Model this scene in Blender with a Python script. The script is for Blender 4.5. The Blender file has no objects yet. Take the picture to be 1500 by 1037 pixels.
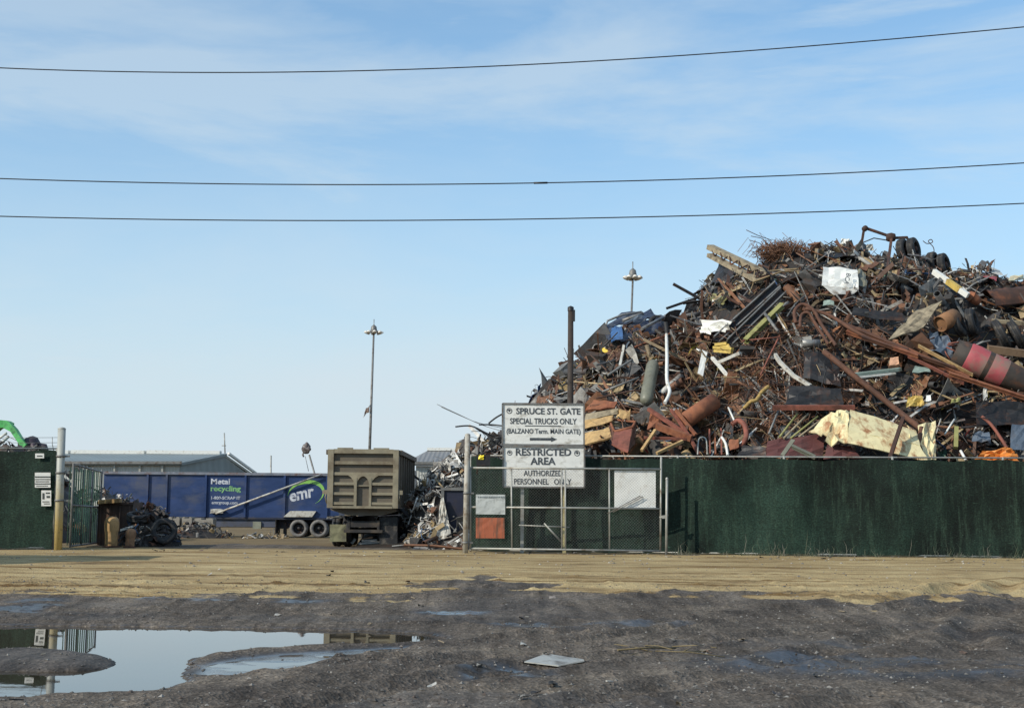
import bpy, math, random
import numpy as np
from mathutils import Vector, Matrix, noise as mnoise

random.seed(11)
RNG = np.random.default_rng(11)
sc = bpy.context.scene
COL = sc.collection
V = Vector

# ------------------------------------------------------------------ camera model
F, CU, CV = 2000.0, 750.0, 518.5
EYE = V((0, 0, 1.35))
PITCH = math.atan(223.5 / F)
ROLL = math.radians(0.5)
fwd = V((0, math.cos(PITCH), math.sin(PITCH)))
up0 = V((0, -math.sin(PITCH), math.cos(PITCH)))
r0 = V((1, 0, 0))
right = r0 * math.cos(ROLL) + up0 * math.sin(ROLL)
upv = up0 * math.cos(ROLL) - r0 * math.sin(ROLL)


def ray(u, v):
    return fwd + right * ((u - CU) / F) - upv * ((v - CV) / F)


def P(u, v, D):
    d = ray(u, v)
    return EYE + d * (D / d.y)


def PZ(u, v, z):
    d = ray(u, v)
    return EYE + d * ((z - EYE.z) / d.z)


def proj(p):
    q = V(p) - EYE
    w = q.dot(fwd)
    return CU + F * q.dot(right) / w, CV - F * q.dot(upv) / w


# ------------------------------------------------------------------ noise (numpy)
def vnoise(x, y, seed=0):
    x = np.asarray(x, float); y = np.asarray(y, float)
    xi = np.floor(x).astype(np.int64); yi = np.floor(y).astype(np.int64)
    fx = x - xi; fy = y - yi
    fx = fx * fx * (3 - 2 * fx); fy = fy * fy * (3 - 2 * fy)

    def h(a, b):
        n = (a * 374761393 + b * 668265263 + seed * 974634777) & 0xFFFFFFFF
        n = ((n ^ (n >> 13)) * 1274126177) & 0xFFFFFFFF
        return ((n ^ (n >> 16)) & 0xFFFF) / 65535.0
    return (h(xi, yi) * (1 - fx) + h(xi + 1, yi) * fx) * (1 - fy) + (h(xi, yi + 1) * (1 - fx) + h(xi + 1, yi + 1) * fx) * fy


def fbm(x, y, o=4, seed=0):
    s = 0; a = 0.5; t = 0
    for i in range(o):
        s = s + a * vnoise(x * 2 ** i, y * 2 ** i, seed + i); t += a; a *= 0.5
    return s / t


def sm(a, b, x):
    t = np.clip((x - a) / (b - a), 0, 1)
    return t * t * (3 - 2 * t)


# ------------------------------------------------------------------ materials
def S(r, g, b, k=1.0):
    f = lambda c: (c / 255 / 12.92 if c / 255 <= 0.04045 else ((c / 255 + 0.055) / 1.055) ** 2.4) * k
    return (f(r), f(g), f(b))


def nt(name):
    m = bpy.data.materials.new(name); m.use_nodes = True
    t = m.node_tree; t.nodes.clear()
    out = t.nodes.new('ShaderNodeOutputMaterial'); b = t.nodes.new('ShaderNodeBsdfPrincipled')
    t.links.new(b.outputs[0], out.inputs[0])
    return m, t, b


def N(t, typ, **kw):
    n = t.nodes.new(typ)
    for k, v in kw.items():
        if k in n.inputs.keys():
            n.inputs[k].default_value = v
        else:
            setattr(n, k, v)
    return n


def ramp(t, src, stops):
    r = t.nodes.new('ShaderNodeValToRGB')
    e = r.color_ramp.elements
    while len(e) < len(stops):
        e.new(0.5)
    for i, (p, c) in enumerate(stops):
        e[i].position = p
        e[i].color = (c, c, c, 1) if isinstance(c, (int, float)) else (*c, 1)
    t.links.new(src, r.inputs[0])
    return r


def mixc(t, fac, a, b, mode='MIX'):
    n = t.nodes.new('ShaderNodeMix'); n.data_type = 'RGBA'; n.blend_type = mode
    for s, val in ((0, fac), (6, a), (7, b)):
        if isinstance(val, (int, float)):
            n.inputs[s].default_value = val
        elif isinstance(val, tuple):
            n.inputs[s].default_value = (*val[:3], 1)
        else:
            t.links.new(val, n.inputs[s])
    return n.outputs[2]


def coords(t, scale=(1, 1, 1)):
    tc = t.nodes.new('ShaderNodeTexCoord'); mp = t.nodes.new('ShaderNodeMapping')
    mp.inputs['Scale'].default_value = scale
    t.links.new(tc.outputs['Object'], mp.inputs[0])
    return mp.outputs[0]


def noise(t, vec, scale, detail=4, rough=0.55):
    n = N(t, 'ShaderNodeTexNoise', Scale=scale, Detail=detail, Roughness=rough)
    t.links.new(vec, n.inputs['Vector'])
    return n.outputs[0]


def bump(t, b, h, strength=0.3, dist=0.02):
    n = N(t, 'ShaderNodeBump', Strength=strength, Distance=dist)
    t.links.new(h, n.inputs['Height']); t.links.new(n.outputs[0], b.inputs['Normal'])


MATS = {}


def mat(key, col, rough=0.6, metal=0.0, var=0.25, scale=4.0, dirt=None, dirt_amt=0.5, dscale=1.5, stretch=(1, 1, 1), bmp=0.15):
    """painted or raw surface: base colour varied by noise, patches of dirt or rust of their own shape"""
    if key in MATS:
        return MATS[key]
    m, t, b = nt(key)
    c = coords(t, stretch)
    n1 = noise(t, c, scale, 5)
    lo = tuple(x * (1 - var) for x in col); hi = tuple(min(1, x * (1 + var)) for x in col)
    r = ramp(t, n1, [(0.3, lo), (0.7, hi)])
    cc = r.outputs[0]
    if dirt:
        n2 = noise(t, c, dscale, 6, 0.65)
        f = ramp(t, n2, [(0.62 - 0.3 * dirt_amt, 0.0), (0.8 - 0.3 * dirt_amt, 1.0)])
        cc = mixc(t, f.outputs[0], cc, dirt)
    t.links.new(cc, b.inputs['Base Color'])
    rr = ramp(t, n1, [(0.3, max(0.05, rough - 0.12)), (0.7, min(1, rough + 0.12))])
    t.links.new(rr.outputs[0], b.inputs['Roughness'])
    b.inputs['Metallic'].default_value = metal
    if bmp:
        bump(t, b, noise(t, c, scale * 4, 4), bmp, 0.02)
    MATS[key] = m
    return m


RUST = S(94, 62, 46); ORUST = S(134, 84, 58); DRUST = S(62, 42, 34)
M_galv = mat('galvanised pipe', S(156, 156, 150), 0.5, 0.3, 0.2, 6, S(110, 96, 80), 0.35, 3)
M_galvdk = mat('old grey steel', S(118, 118, 116), 0.55, 0.3, 0.25, 6, S(80, 64, 52), 0.4, 3)
M_black = mat('black rubber', S(34, 34, 36), 0.75, 0, 0.3, 8, S(86, 80, 72), 0.35, 5)
M_tyre_dust = mat('dusty tyre rubber', S(112, 110, 108), 0.9, 0, 0.25, 8, S(60, 58, 56), 0.3, 5)
M_dark = mat('dark steel', S(44, 44, 46), 0.55, 0.4, 0.35, 5, S(78, 54, 42), 0.4, 2)
M_dark2 = mat('sooty sheet metal', S(58, 52, 48), 0.75, 0.1, 0.35, 5, S(92, 62, 46), 0.35, 2)
M_rust = mat('brown rusty steel', RUST, 0.85, 0, 0.4, 5, DRUST, 0.5, 2.5)
M_orust = mat('orange rusty steel', ORUST, 0.85, 0, 0.3, 5, S(104, 58, 40), 0.5, 2)
M_drust = mat('dark rusty steel', DRUST, 0.85, 0, 0.35, 5, S(110, 66, 44), 0.35, 2)
M_redrust = mat('red oxide steel', S(126, 74, 60), 0.75, 0, 0.3, 5, S(92, 56, 44), 0.5, 2)
M_white = mat('white paint', S(214, 214, 208), 0.55, 0, 0.1, 3, S(150, 140, 126), 0.3, 3)
M_whitedirty = mat('dirty white paint', S(190, 188, 180), 0.6, 0, 0.15, 3, S(110, 98, 84), 0.5, 3)
M_tan = mat('tan board', S(172, 142, 96), 0.8, 0, 0.25, 5, S(112, 84, 56), 0.45, 2)
M_wood = mat('weathered wood', S(142, 130, 108), 0.85, 0, 0.3, 5, S(88, 78, 64), 0.45, 3, (1, 1, 1))
M_yellow = mat('faded yellow paint', S(186, 160, 84), 0.55, 0, 0.2, 4, S(110, 78, 44), 0.35, 3)
M_ygreen = mat('yellow green paint', S(136, 134, 82), 0.6, 0, 0.2, 4, S(84, 74, 44), 0.4, 3)
M_greysheet = mat('bare grey sheet metal', S(132, 132, 130), 0.45, 0.3, 0.25, 4, S(86, 76, 66), 0.45, 2)
M_tank = mat('grey green tank paint', S(112, 112, 98), 0.5, 0, 0.2, 4, S(82, 76, 64), 0.4, 2)
M_cable = mat('black cable', S(30, 30, 32), 0.6, 0, 0.2, 6)
M_concrete = mat('old concrete', S(146, 140, 130), 0.9, 0, 0.25, 6, S(92, 88, 80), 0.45, 3)


def vmat(key, rough=0.65, metal=0.15, bmp=0.3):
    """one material for the clutter: colour of each piece comes from its own face attribute"""
    m, t, b = nt(key)
    a = N(t, 'ShaderNodeAttribute'); a.attribute_name = 'piece'
    c = coords(t)
    n1 = noise(t, c, 3.0, 6, 0.65)
    f = ramp(t, n1, [(0.25, 0.5), (0.75, 1.5)])
    cc = mixc(t, 1.0, a.outputs[0], f.outputs[0], 'MULTIPLY')
    n2 = noise(t, c, 1.3, 6, 0.7)
    rf = ramp(t, n2, [(0.52, 0.0), (0.68, 0.55)])
    cc = mixc(t, rf.outputs[0], cc, S(84, 54, 38))
    t.links.new(cc, b.inputs['Base Color'])
    b.inputs['Roughness'].default_value = rough; b.inputs['Metallic'].default_value = metal
    bump(t, b, noise(t, c, 18, 3), bmp, 0.02)
    return m


M_piece = vmat('mixed scrap metal')


def ribmat(key, col, scale, direction='X', rough=0.6):
    m, t, b = nt(key)
    c = coords(t)
    w = N(t, 'ShaderNodeTexWave', Scale=scale, Distortion=0.0); w.bands_direction = direction
    t.links.new(c, w.inputs['Vector'])
    n1 = noise(t, c, 0.25, 5)
    r = ramp(t, n1, [(0.3, tuple(x * 0.85 for x in col)), (0.7, tuple(x * 1.15 for x in col))])
    t.links.new(r.outputs[0], b.inputs['Base Color'])
    b.inputs['Roughness'].default_value = rough
    bump(t, b, w.outputs[1], 0.6, 0.06)
    return m


def screenmat(key, col, hi):
    m, t, b = nt(key)
    c = coords(t, (1, 1, 1))
    n1 = noise(t, c, 1.2, 6, 0.65)
    cv = coords(t, (5, 5, 0.5))
    n2 = noise(t, cv, 1.5, 6, 0.7)
    n3 = noise(t, coords(t, (1, 1, 3.5)), 9.0, 4, 0.7)
    n0 = noise(t, c, 0.35, 3, .6)
    r1 = ramp(t, n0, [(0.38, tuple(x * 0.5 for x in col)), (0.62, tuple(x * 1.9 for x in col))])
    rm = ramp(t, n1, [(0.3, .7), (0.7, 1.35)])
    r1 = type('o', (), {'outputs': [mixc(t, 1.0, r1.outputs[0], rm.outputs[0], 'MULTIPLY')]})()
    f2 = ramp(t, n2, [(0.50, 0.0), (0.72, 0.75)])
    cc = mixc(t, f2.outputs[0], r1.outputs[0], hi)
    f3 = ramp(t, n3, [(0.60, 0.0), (0.74, 0.55)])
    cc = mixc(t, f3.outputs[0], cc, tuple(x * 2.2 for x in hi))
    n4 = noise(t, c, 22, 4, .75)
    f4 = ramp(t, n4, [(0.32, .45), (0.5, 1.0), (0.7, 1.9)])
    cc = mixc(t, 1.0, cc, f4.outputs[0], 'MULTIPLY')
    t.links.new(cc, b.inputs['Base Color'])
    b.inputs['Roughness'].default_value = 0.85
    b.inputs['Specular IOR Level'].default_value = 0.25
    bump(t, b, n3, 0.5, 0.03)
    return m


M_screen = screenmat('green privacy screen', S(19, 33, 27), S(48, 66, 54))
M_screen_l = screenmat('pale green slat screen', S(62, 88, 70), S(128, 148, 124))


# ------------------------------------------------------------------ mesh builder
class MB:
    def __init__(s):
        s.v = []; s.f = []; s.c = []; s.sm = []; s.col = None

    def add(s, vs, fs, smooth=False):
        o = len(s.v)
        s.v += [tuple(x) for x in vs]
        for f in fs:
            s.f.append(tuple(o + i for i in f)); s.c.append(s.col or (1, 1, 1)); s.sm.append(smooth)

    def hexa(s, b, t):
        """eight corners: four below, four above, same winding"""
        s.add(list(b) + list(t), [(3, 2, 1, 0), (4, 5, 6, 7), (0, 1, 5, 4), (1, 2, 6, 5), (2, 3, 7, 6), (3, 0, 4, 7)])

    def box(s, c, size, rot=None):
        hx, hy, hz = [x / 2 for x in size]
        pts = [V((x, y, z)) for z in (-hz, hz) for (x, y) in ((-hx, -hy), (hx, -hy), (hx, hy), (-hx, hy))]
        if rot:
            pts = [rot @ p for p in pts]
        pts = [p + V(c) for p in pts]
        s.hexa(pts[:4], pts[4:])

    def bar(s, p, q, w, h=None, up=(0, 0, 1)):
        p, q = V(p), V(q); h = h or w
        d = (q - p).normalized(); u = V(up)
        if abs(d.dot(u)) > 0.95:
            u = V((0, 1, 0))
        a = d.cross(u).normalized() * w / 2; b = a.cross(d).normalized() * h / 2
        s.hexa([p - a - b, p + a - b, p + a + b, p - a + b], [q - a - b, q + a - b, q + a + b, q - a + b])

    def ibeam(s, p, q, w, h, up=(0, 0, 1)):
        p, q = V(p), V(q); d = (q - p).normalized(); u = V(up)
        if abs(d.dot(u)) > 0.95:
            u = V((0, 1, 0))
        a = d.cross(u).normalized(); b = a.cross(d).normalized()
        th = h * 0.12
        s.bar(p + b * (h / 2 - th / 2), q + b * (h / 2 - th / 2), w, th, up)
        s.bar(p - b * (h / 2 - th / 2), q - b * (h / 2 - th / 2), w, th, up)
        s.bar(p, q, w * 0.15, h - 2 * th - 0.004, up)

    def tube(s, pts, r, n=6, cap=True, smooth=True):
        pts = [V(p) for p in pts]; rr = r if isinstance(r, (list, tuple)) else [r] * len(pts)
        vs = []; fs = []; prev = None
        for i, p in enumerate(pts):
            d = (pts[min(i + 1, len(pts) - 1)] - pts[max(i - 1, 0)])
            d = d.normalized() if d.length > 1e-9 else V((0, 0, 1))
            if prev is None:
                u = V((0, 0, 1)) if abs(d.z) < 0.9 else V((1, 0, 0))
                a = d.cross(u).normalized()
            else:
                a = (prev - d * prev.dot(d)); a = a.normalized() if a.length > 1e-6 else d.orthogonal().normalized()
            prev = a; b = d.cross(a)
            for k in range(n):
                t = 2 * math.pi * k / n
                vs.append(p + (a * math.cos(t) + b * math.sin(t)) * rr[i])
        for i in range(len(pts) - 1):
            for k in range(n):
                fs.append((i * n + k, i * n + (k + 1) % n, (i + 1) * n + (k + 1) % n, (i + 1) * n + k))
        s.add(vs, fs, smooth)
        if cap:
            m = len(pts) - 1
            o = len(s.v) - len(vs)
            for f in (tuple(reversed(range(n))), tuple(m * n + k for k in range(n))):
                s.f.append(tuple(o + i for i in f)); s.c.append(s.col or (1, 1, 1)); s.sm.append(False)

    def lathe(s, prof, o, axis, n=20, smooth=True, wob=0.0):
        """profile of (radius, distance along the axis)"""
        o = V(o); ax = V(axis).normalized(); a = ax.orthogonal().normalized(); b = ax.cross(a)
        vs = []; fs = []
        for (r, h) in prof:
            for k in range(n):
                t = 2 * math.pi * k / n
                q = r * (1 + wob * (random.random() - 0.5))
                vs.append(o + ax * h + (a * math.cos(t) + b * math.sin(t)) * q)
        for i in range(len(prof) - 1):
            for k in range(n):
                fs.append((i * n + k, i * n + (k + 1) % n, (i + 1) * n + (k + 1) % n, (i + 1) * n + k))
        s.add(vs, fs, smooth)

    def sheet(s, a, b, c, d, nx=4, ny=4, amp=0.05, th=0.012, rnd=random):
        """dented sheet over the corners a b c d, with real thickness"""
        a, b, c, d = map(V, (a, b, c, d))
        n = (b - a).cross(d - a); n = n.normalized() if n.length > 1e-9 else V((0, -1, 0))
        L = []
        for j in range(ny + 1):
            for i in range(nx + 1):
                x, y = i / nx, j / ny
                p = (a * (1 - x) + b * x) * (1 - y) + (d * (1 - x) + c * x) * y
                L.append(p + n * rnd.uniform(-amp, amp) + (b - a) * rnd.uniform(-.3, .3) * amp * .5 + (d - a) * rnd.uniform(-.3, .3) * amp * .5)
        m = len(L); vs = L + [p - n * th for p in L]; fs = []
        w = nx + 1
        for j in range(ny):
            for i in range(nx):
                q = (j * w + i, j * w + i + 1, (j + 1) * w + i + 1, (j + 1) * w + i)
                fs.append(q); fs.append(tuple(m + k for k in reversed(q)))
        rim = [i for i in range(w)] + [j * w + nx for j in range(1, ny + 1)] + [ny * w + i for i in range(nx - 1, -1, -1)] + [j * w for j in range(ny - 1, 0, -1)]
        for k in range(len(rim)):
            i, j = rim[k], rim[(k + 1) % len(rim)]
            fs.append((j, i, m + i, m + j))
        s.add(vs, fs)

    def prism(s, poly, off):
        """flat outline with a thickness vector"""
        poly = [V(p) for p in poly]; off = V(off); n = len(poly)
        s.add(poly + [p + off for p in poly], [tuple(reversed(range(n))), tuple(range(n, 2 * n))] + [(i, (i + 1) % n, n + (i + 1) % n, n + i) for i in range(n)])

    def build(s, name, m, parent=None, loc=None, attr=False, fixn=True):
        if loc is None:
            if parent is not None:
                loc = V((0, 0, 0)); sub = W(parent)
            else:
                xs = [p[0] for p in s.v]; ys = [p[1] for p in s.v]; zs = [p[2] for p in s.v]
                loc = V(((min(xs) + max(xs)) / 2, (min(ys) + max(ys)) / 2, min(zs))); sub = loc
        else:
            loc = V(loc); sub = loc
        me = bpy.data.meshes.new(name)
        me.from_pydata([(p[0] - sub[0], p[1] - sub[1], p[2] - sub[2]) for p in s.v], [], s.f)
        me.polygons.foreach_set('use_smooth', s.sm)
        if attr:
            at = me.attributes.new('piece', 'FLOAT_COLOR', 'FACE')
            at.data.foreach_set('color', [x for c in s.c for x in (*c, 1.0)])
        me.materials.append(m)
        o = bpy.data.objects.new(name, me); COL.objects.link(o)
        o.location = loc
        if parent is not None:
            o.parent = parent
        return o


def W(o):
    p = V(o.location)
    while o.parent:
        o = o.parent; p += V(o.location)
    return p


def tag(o, label=None, cat=None, group=None, kind=None):
    if label: o['label'] = label
    if cat: o['category'] = cat
    if group: o['group'] = group
    if kind: o['kind'] = kind
    return o


def root(name, label, cat, loc, group=None):
    o = bpy.data.objects.new(name, None); COL.objects.link(o); o.location = loc
    o.empty_display_size = 0.3
    return tag(o, label, cat, group)


def text2d(txt, bold=0.0):
    cu = bpy.data.curves.new('lettering', 'FONT'); cu.body = txt; cu.offset = bold; cu.resolution_u = 3
    o = bpy.data.objects.new('lettering', cu); COL.objects.link(o)
    bpy.context.view_layer.update()
    me = bpy.data.meshes.new_from_object(o)
    vs = [V((v.co.x, v.co.y, 0)) for v in me.vertices]; fs = [tuple(p.vertices) for p in me.polygons]
    bpy.data.objects.remove(o); bpy.data.curves.remove(cu); bpy.data.meshes.remove(me)
    return vs, fs


def put_text(mb, txt, o, ex, ey, w, h, bold=0.015, slant=0.0, th=0.004):
    """lettering fitted to a box w wide and h high, lower left corner o, along unit vectors ex, ey"""
    vs, fs = text2d(txt, bold)
    x0 = min(v.x for v in vs); x1 = max(v.x for v in vs); y0 = min(v.y for v in vs); y1 = max(v.y for v in vs)
    n = ex.cross(ey)
    pts = []
    for v in vs:
        a = (v.x - x0) / (x1 - x0) * w; b = (v.y - y0) / (y1 - y0) * h
        pts.append(V(o) + ex * (a + slant * b) + ey * b)
    k = len(pts)
    mb.add([p + n * th for p in pts] + pts, fs)
    edges = {}
    for f in fs:
        for i in range(len(f)):
            e = (f[i], f[(i + 1) % len(f)])
            edges[e] = 1
    # thin rim so that the letters have a real edge
    rim = [(a, b) for (a, b) in edges if (b, a) not in edges]
    o2 = len(mb.v) - 2 * k
    for a, b in rim:
        mb.f.append((o2 + b, o2 + a, o2 + k + a, o2 + k + b)); mb.c.append(mb.col or (1, 1, 1)); mb.sm.append(False)


# ------------------------------------------------------------------ world, sun, camera
SUN_EL = math.radians(31)
sx, sy = -0.84, -0.543
SUN = V((sx * math.cos(SUN_EL), sy * math.cos(SUN_EL), math.sin(SUN_EL)))
w = bpy.data.worlds.new('World'); sc.world = w; w.use_nodes = True
t = w.node_tree; t.nodes.clear()
out = t.nodes.new('ShaderNodeOutputWorld'); bg = t.nodes.new('ShaderNodeBackground')
sky = t.nodes.new('ShaderNodeTexSky'); sky.sky_type = 'NISHITA'; sky.sun_disc = False
sky.sun_elevation = SUN_EL; sky.sun_rotation = math.atan2(sx, sy)
sky.air_density = 1.0; sky.dust_density = 0.6; sky.ozone_density = 2.0
tc = t.nodes.new('ShaderNodeTexCoord')
sep = t.nodes.new('ShaderNodeSeparateXYZ'); t.links.new(tc.outputs['Generated'], sep.inputs[0])
mp = t.nodes.new('ShaderNodeMapping'); mp.inputs['Scale'].default_value = (1.6, 1.6, 9.0); mp.inputs['Rotation'].default_value = (0.0, 0.10, 0.3)
t.links.new(tc.outputs['Generated'], mp.inputs[0])
n1 = N(t, 'ShaderNodeTexNoise', Scale=1.4, Detail=7, Roughness=0.55); t.links.new(mp.outputs[0], n1.inputs['Vector'])
mp2 = t.nodes.new('ShaderNodeMapping'); mp2.inputs['Scale'].default_value = (3.0, 3.0, 22.0); mp2.inputs['Rotation'].default_value = (0.0, -0.06, 0.9); mp2.inputs['Location'].default_value = (2.2, 0.4, 1.3)
t.links.new(tc.outputs['Generated'], mp2.inputs[0])
n2 = N(t, 'ShaderNodeTexNoise', Scale=1.8, Detail=7, Roughness=0.6); t.links.new(mp2.outputs[0], n2.inputs['Vector'])
c1 = ramp(t, n1.outputs[0], [(0.34, 0.0), (0.66, 0.9)])
c2 = ramp(t, n2.outputs[0], [(0.40, 0.0), (0.70, 0.8)])
mx = t.nodes.new('ShaderNodeMath'); mx.operation = 'MAXIMUM'
t.links.new(c1.outputs[0], mx.inputs[0]); t.links.new(c2.outputs[0], mx.inputs[1])
hz = ramp(t, sep.outputs[2], [(0.0, 0.97), (0.09, 0.80), (0.17, 0.50), (0.26, 0.26), (0.5, 0.06)])
mp3 = t.nodes.new('ShaderNodeMapping'); mp3.inputs['Scale'].default_value = (1.3, 1.3, 5.0); mp3.inputs['Rotation'].default_value = (0.0, 0.22, 0.2); mp3.inputs['Location'].default_value = (5.1, 1.7, 0.4)
t.links.new(tc.outputs['Generated'], mp3.inputs[0])
n3 = N(t, 'ShaderNodeTexNoise', Scale=2.2, Detail=8, Roughness=0.58, Distortion=0.3); t.links.new(mp3.outputs[0], n3.inputs['Vector'])
c3 = ramp(t, n3.outputs[0], [(0.32, 0.0), (0.62, 1.0)])
mx2 = t.nodes.new('ShaderNodeMath'); mx2.operation = 'MAXIMUM'
t.links.new(mx.outputs[0], mx2.inputs[0]); t.links.new(c3.outputs[0], mx2.inputs[1]); mx = mx2
ad = t.nodes.new('ShaderNodeMath'); ad.operation = 'MAXIMUM'
mm = t.nodes.new('ShaderNodeMath'); mm.operation = 'MULTIPLY'; mm.inputs[1].default_value = 0.46
t.links.new(mx.outputs[0], mm.inputs[0])
t.links.new(mm.outputs[0], ad.inputs[0]); t.links.new(hz.outputs[0], ad.inputs[1])
ad2 = t.nodes.new('ShaderNodeMath'); ad2.operation = 'ADD'; ad2.use_clamp = True
m3 = t.nodes.new('ShaderNodeMath'); m3.operation = 'MULTIPLY'; m3.inputs[1].default_value = 0.16
t.links.new(mx.outputs[0], m3.inputs[0])
t.links.new(ad.outputs[0], ad2.inputs[0]); t.links.new(m3.outputs[0], ad2.inputs[1])
skyc = mixc(t, 1.0, sky.outputs[0], (0.60, 1.08, 1.26), 'MULTIPLY')
fin = mixc(t, ad2.outputs[0], skyc, (4.45, 5.15, 5.6))
t.links.new(fin, bg.inputs[0]); bg.inputs[1].default_value = 0.12
t.links.new(bg.outputs[0], out.inputs[0])

sl = bpy.data.lights.new('sun', 'SUN'); sl.energy = 3.6; sl.angle = math.radians(0.5); sl.color = (1.0, 0.91, 0.77)
so = bpy.data.objects.new('sun', sl); COL.objects.link(so)
so.rotation_euler = (-SUN).to_track_quat('-Z', 'Y').to_euler(); so.location = SUN * 60

cam = bpy.data.cameras.new('camera'); co = bpy.data.objects.new('camera', cam); COL.objects.link(co)
cam.sensor_width = 36; cam.lens = 36 * F / 1500; cam.clip_end = 9000; cam.clip_start = 0.1
mw = Matrix((right, upv, -fwd)).transposed().to_4x4(); mw.translation = EYE
co.matrix_world = mw
sc.camera = co
sc.view_settings.view_transform = 'Standard'; sc.view_settings.look = 'None'
sc.view_settings.exposure = 0.3; sc.view_settings.gamma = 1

# ------------------------------------------------------------------ ground
ZW = -0.50


def zbase(y):
    y = np.asarray(y, float)
    z = -0.42 * (1 - sm(20.5, 33, y))
    return z - np.clip((y - 42) * 0.011, 0, 0.5)


def gz(y):
    return float(zbase(y))


def G(u, v):
    """point of the ground profile seen at a photo pixel"""
    d = ray(u, v); y = 8.0
    while y < 400:
        p = EYE + d * (y / d.y)
        if p.z < gz(y):
            return p
        y += 0.05
    return EYE + d * (400 / d.y)


def pxpoly(l, z):
    return np.array([(PZ(u, v, z).x, PZ(u, v, z).y) for u, v in l])


SHORE = pxpoly([(-330, 921), (-100, 918), (60, 917), (130, 918), (200, 918), (250, 920), (330, 921), (405, 922), (480, 924), (545, 925), (600, 927), (632, 931), (648, 936), (640, 940), (606, 942), (560, 944),
                (480, 946), (400, 951), (330, 957), (290, 962), (272, 968), (270, 978), (255, 990), (264, 1000), (240, 1008), (205, 1016), (150, 1018), (120, 1021), (60, 1024), (0, 1023), (-120, 1026), (-300, 1015), (-420, 980)], ZW)
ISLE = pxpoly([(-420, 962), (-200, 955), (0, 954), (60, 953), (110, 955), (145, 961), (166, 968), (169, 974), (158, 979), (110, 983), (40, 984), (-60, 982), (-300, 985)], ZW)
FILM = pxpoly([(300, 972), (345, 962), (420, 954), (500, 950), (560, 947), (606, 945), (560, 953), (480, 964), (440, 974), (400, 984), (330, 988), (290, 983)], ZW + .03)


def sdist(poly, X, Y):
    """signed distance, positive inside"""
    n = len(poly); d = np.full(X.shape, 1e9); ins = np.zeros(X.shape, bool)
    for i in range(n):
        ax, ay = poly[i]; bx, by = poly[(i + 1) % n]
        ex, ey = bx - ax, by - ay
        tt = np.clip(((X - ax) * ex + (Y - ay) * ey) / (ex * ex + ey * ey), 0, 1)
        d = np.minimum(d, np.hypot(X - ax - tt * ex, Y - ay - tt * ey))
        c = ((ay > Y) != (by > Y)) & (X < (bx - ax) * (Y - ay) / (by - ay + 1e-12) + ax)
        ins ^= c
    return np.where(ins, d, -d)


def grade(a, b, s0, g, far):
    o = [b]; s = s0
    while o[-1] < far:
        o.append(o[-1] + s); s *= g
    return o


xs = np.arange(-9.5, 9.51, 0.055)
xr = grade(0, 9.5, 0.1, 1.12, 5000)[1:]
xs = np.concatenate([-np.array(xr[::-1]), xs, xr])
ys = np.concatenate([[-60, -20, 0, 4, 7, 8.5], np.arange(9.5, 30, 0.055), np.arange(30, 48, 0.15), grade(0, 48, 0.3, 1.08, 6000)])
X, Y = np.meshgrid(xs, ys)
near = sm(60, 30, Y) * sm(40, 14, np.abs(X))
Z = zbase(Y)
rough_dark = sm(33, 27, Y)
# ruts and tyre tracks
tr = np.zeros_like(X)
for (x0, k, wd, dp) in ((4.0, 0.55, 0.22, 0.05), (5.6, 0.55, 0.22, 0.05), (1.2, 0.75, 0.2, 0.04), (2.6, 0.75, 0.2, 0.04), (7.5, 0.2, 0.25, 0.05), (-1.0, 1.1, 0.2, 0.035), (0.3, 1.1, 0.2, 0.035)):
    q = (X - x0 - (Y - 18) * k + 0.5 * np.sin(Y * 0.35 + x0)) / math.sqrt(1 + k * k)
    tr += -dp * np.exp(-(q / wd) ** 2) + dp * 0.7 * np.exp(-((np.abs(q) - wd * 1.9) / (wd * .6)) ** 2)
    tr += dp * 0.25 * np.exp(-(q / wd) ** 2) * np.sin((X * k + Y) * 24)
Z = Z + near * rough_dark * (tr * 1.25 * sm(.35, .6, fbm(X * .4, Y * .4, 3, 33)) + 0.05 * (np.maximum(fbm(X * 4.5, Y * 4.5, 3, 15), .6) - .6) * 3 + 0.10 * (fbm(X * 0.35, Y * 0.35, 4, 3) - .5) + 0.045 * (fbm(X * 2.2, Y * 2.2, 4, 9) - .5) + 0.016 * (fbm(X * 9, Y * 9, 2, 5) - .5))
Z = Z + near * (1 - rough_dark) * (0.10 * (fbm(X * 0.25, Y * 0.9, 5, 21) - .5) + 0.04 * (fbm(X * 1.2, Y * 2.5, 4, 25) - .5))
nw = 0.24 * (fbm(X * 1.3, Y * 1.3, 4, 40) - .5) + 0.16 * (fbm(X * 5, Y * 5, 4, 44) - .5)
d1 = sdist(SHORE, X, Y); d2 = sdist(ISLE, X, Y); d3 = sdist(FILM, X, Y)
d1n = d1 + nw * 0.7 + .05
zin = ZW - np.clip(d1n * 0.12, 0, 0.22)
zout = ZW + 0.012 + (Z - ZW) * np.clip(-d1n / 0.9, 0, 1) ** 0.8 + 0.05 * np.exp(-((-d1n - .25) / .2) ** 2) * fbm(X * 3, Y * 3, 3, 77)
Z = np.where(d1n > 0, zin, np.where(d1n > -0.9, zout, Z))
d2n = d2 + nw * 0.35
isl = ZW - 0.02 + 0.11 * np.clip((d2n + .05) / 0.5, 0, 1) ** 0.55 + 0.05 * (fbm(X * 2, Y * 2, 4, 61) - .5)
Z = np.where(d2n > -0.05, np.maximum(Z, isl), Z)
film = sm(-0.30, 0.06, d3 + nw * 0.8)
Z = Z * (1 - film) + (ZW + 0.0005 + 0.020 * (fbm(X * 1.8, Y * 3.5, 5, 90) - .5)) * film
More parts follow.
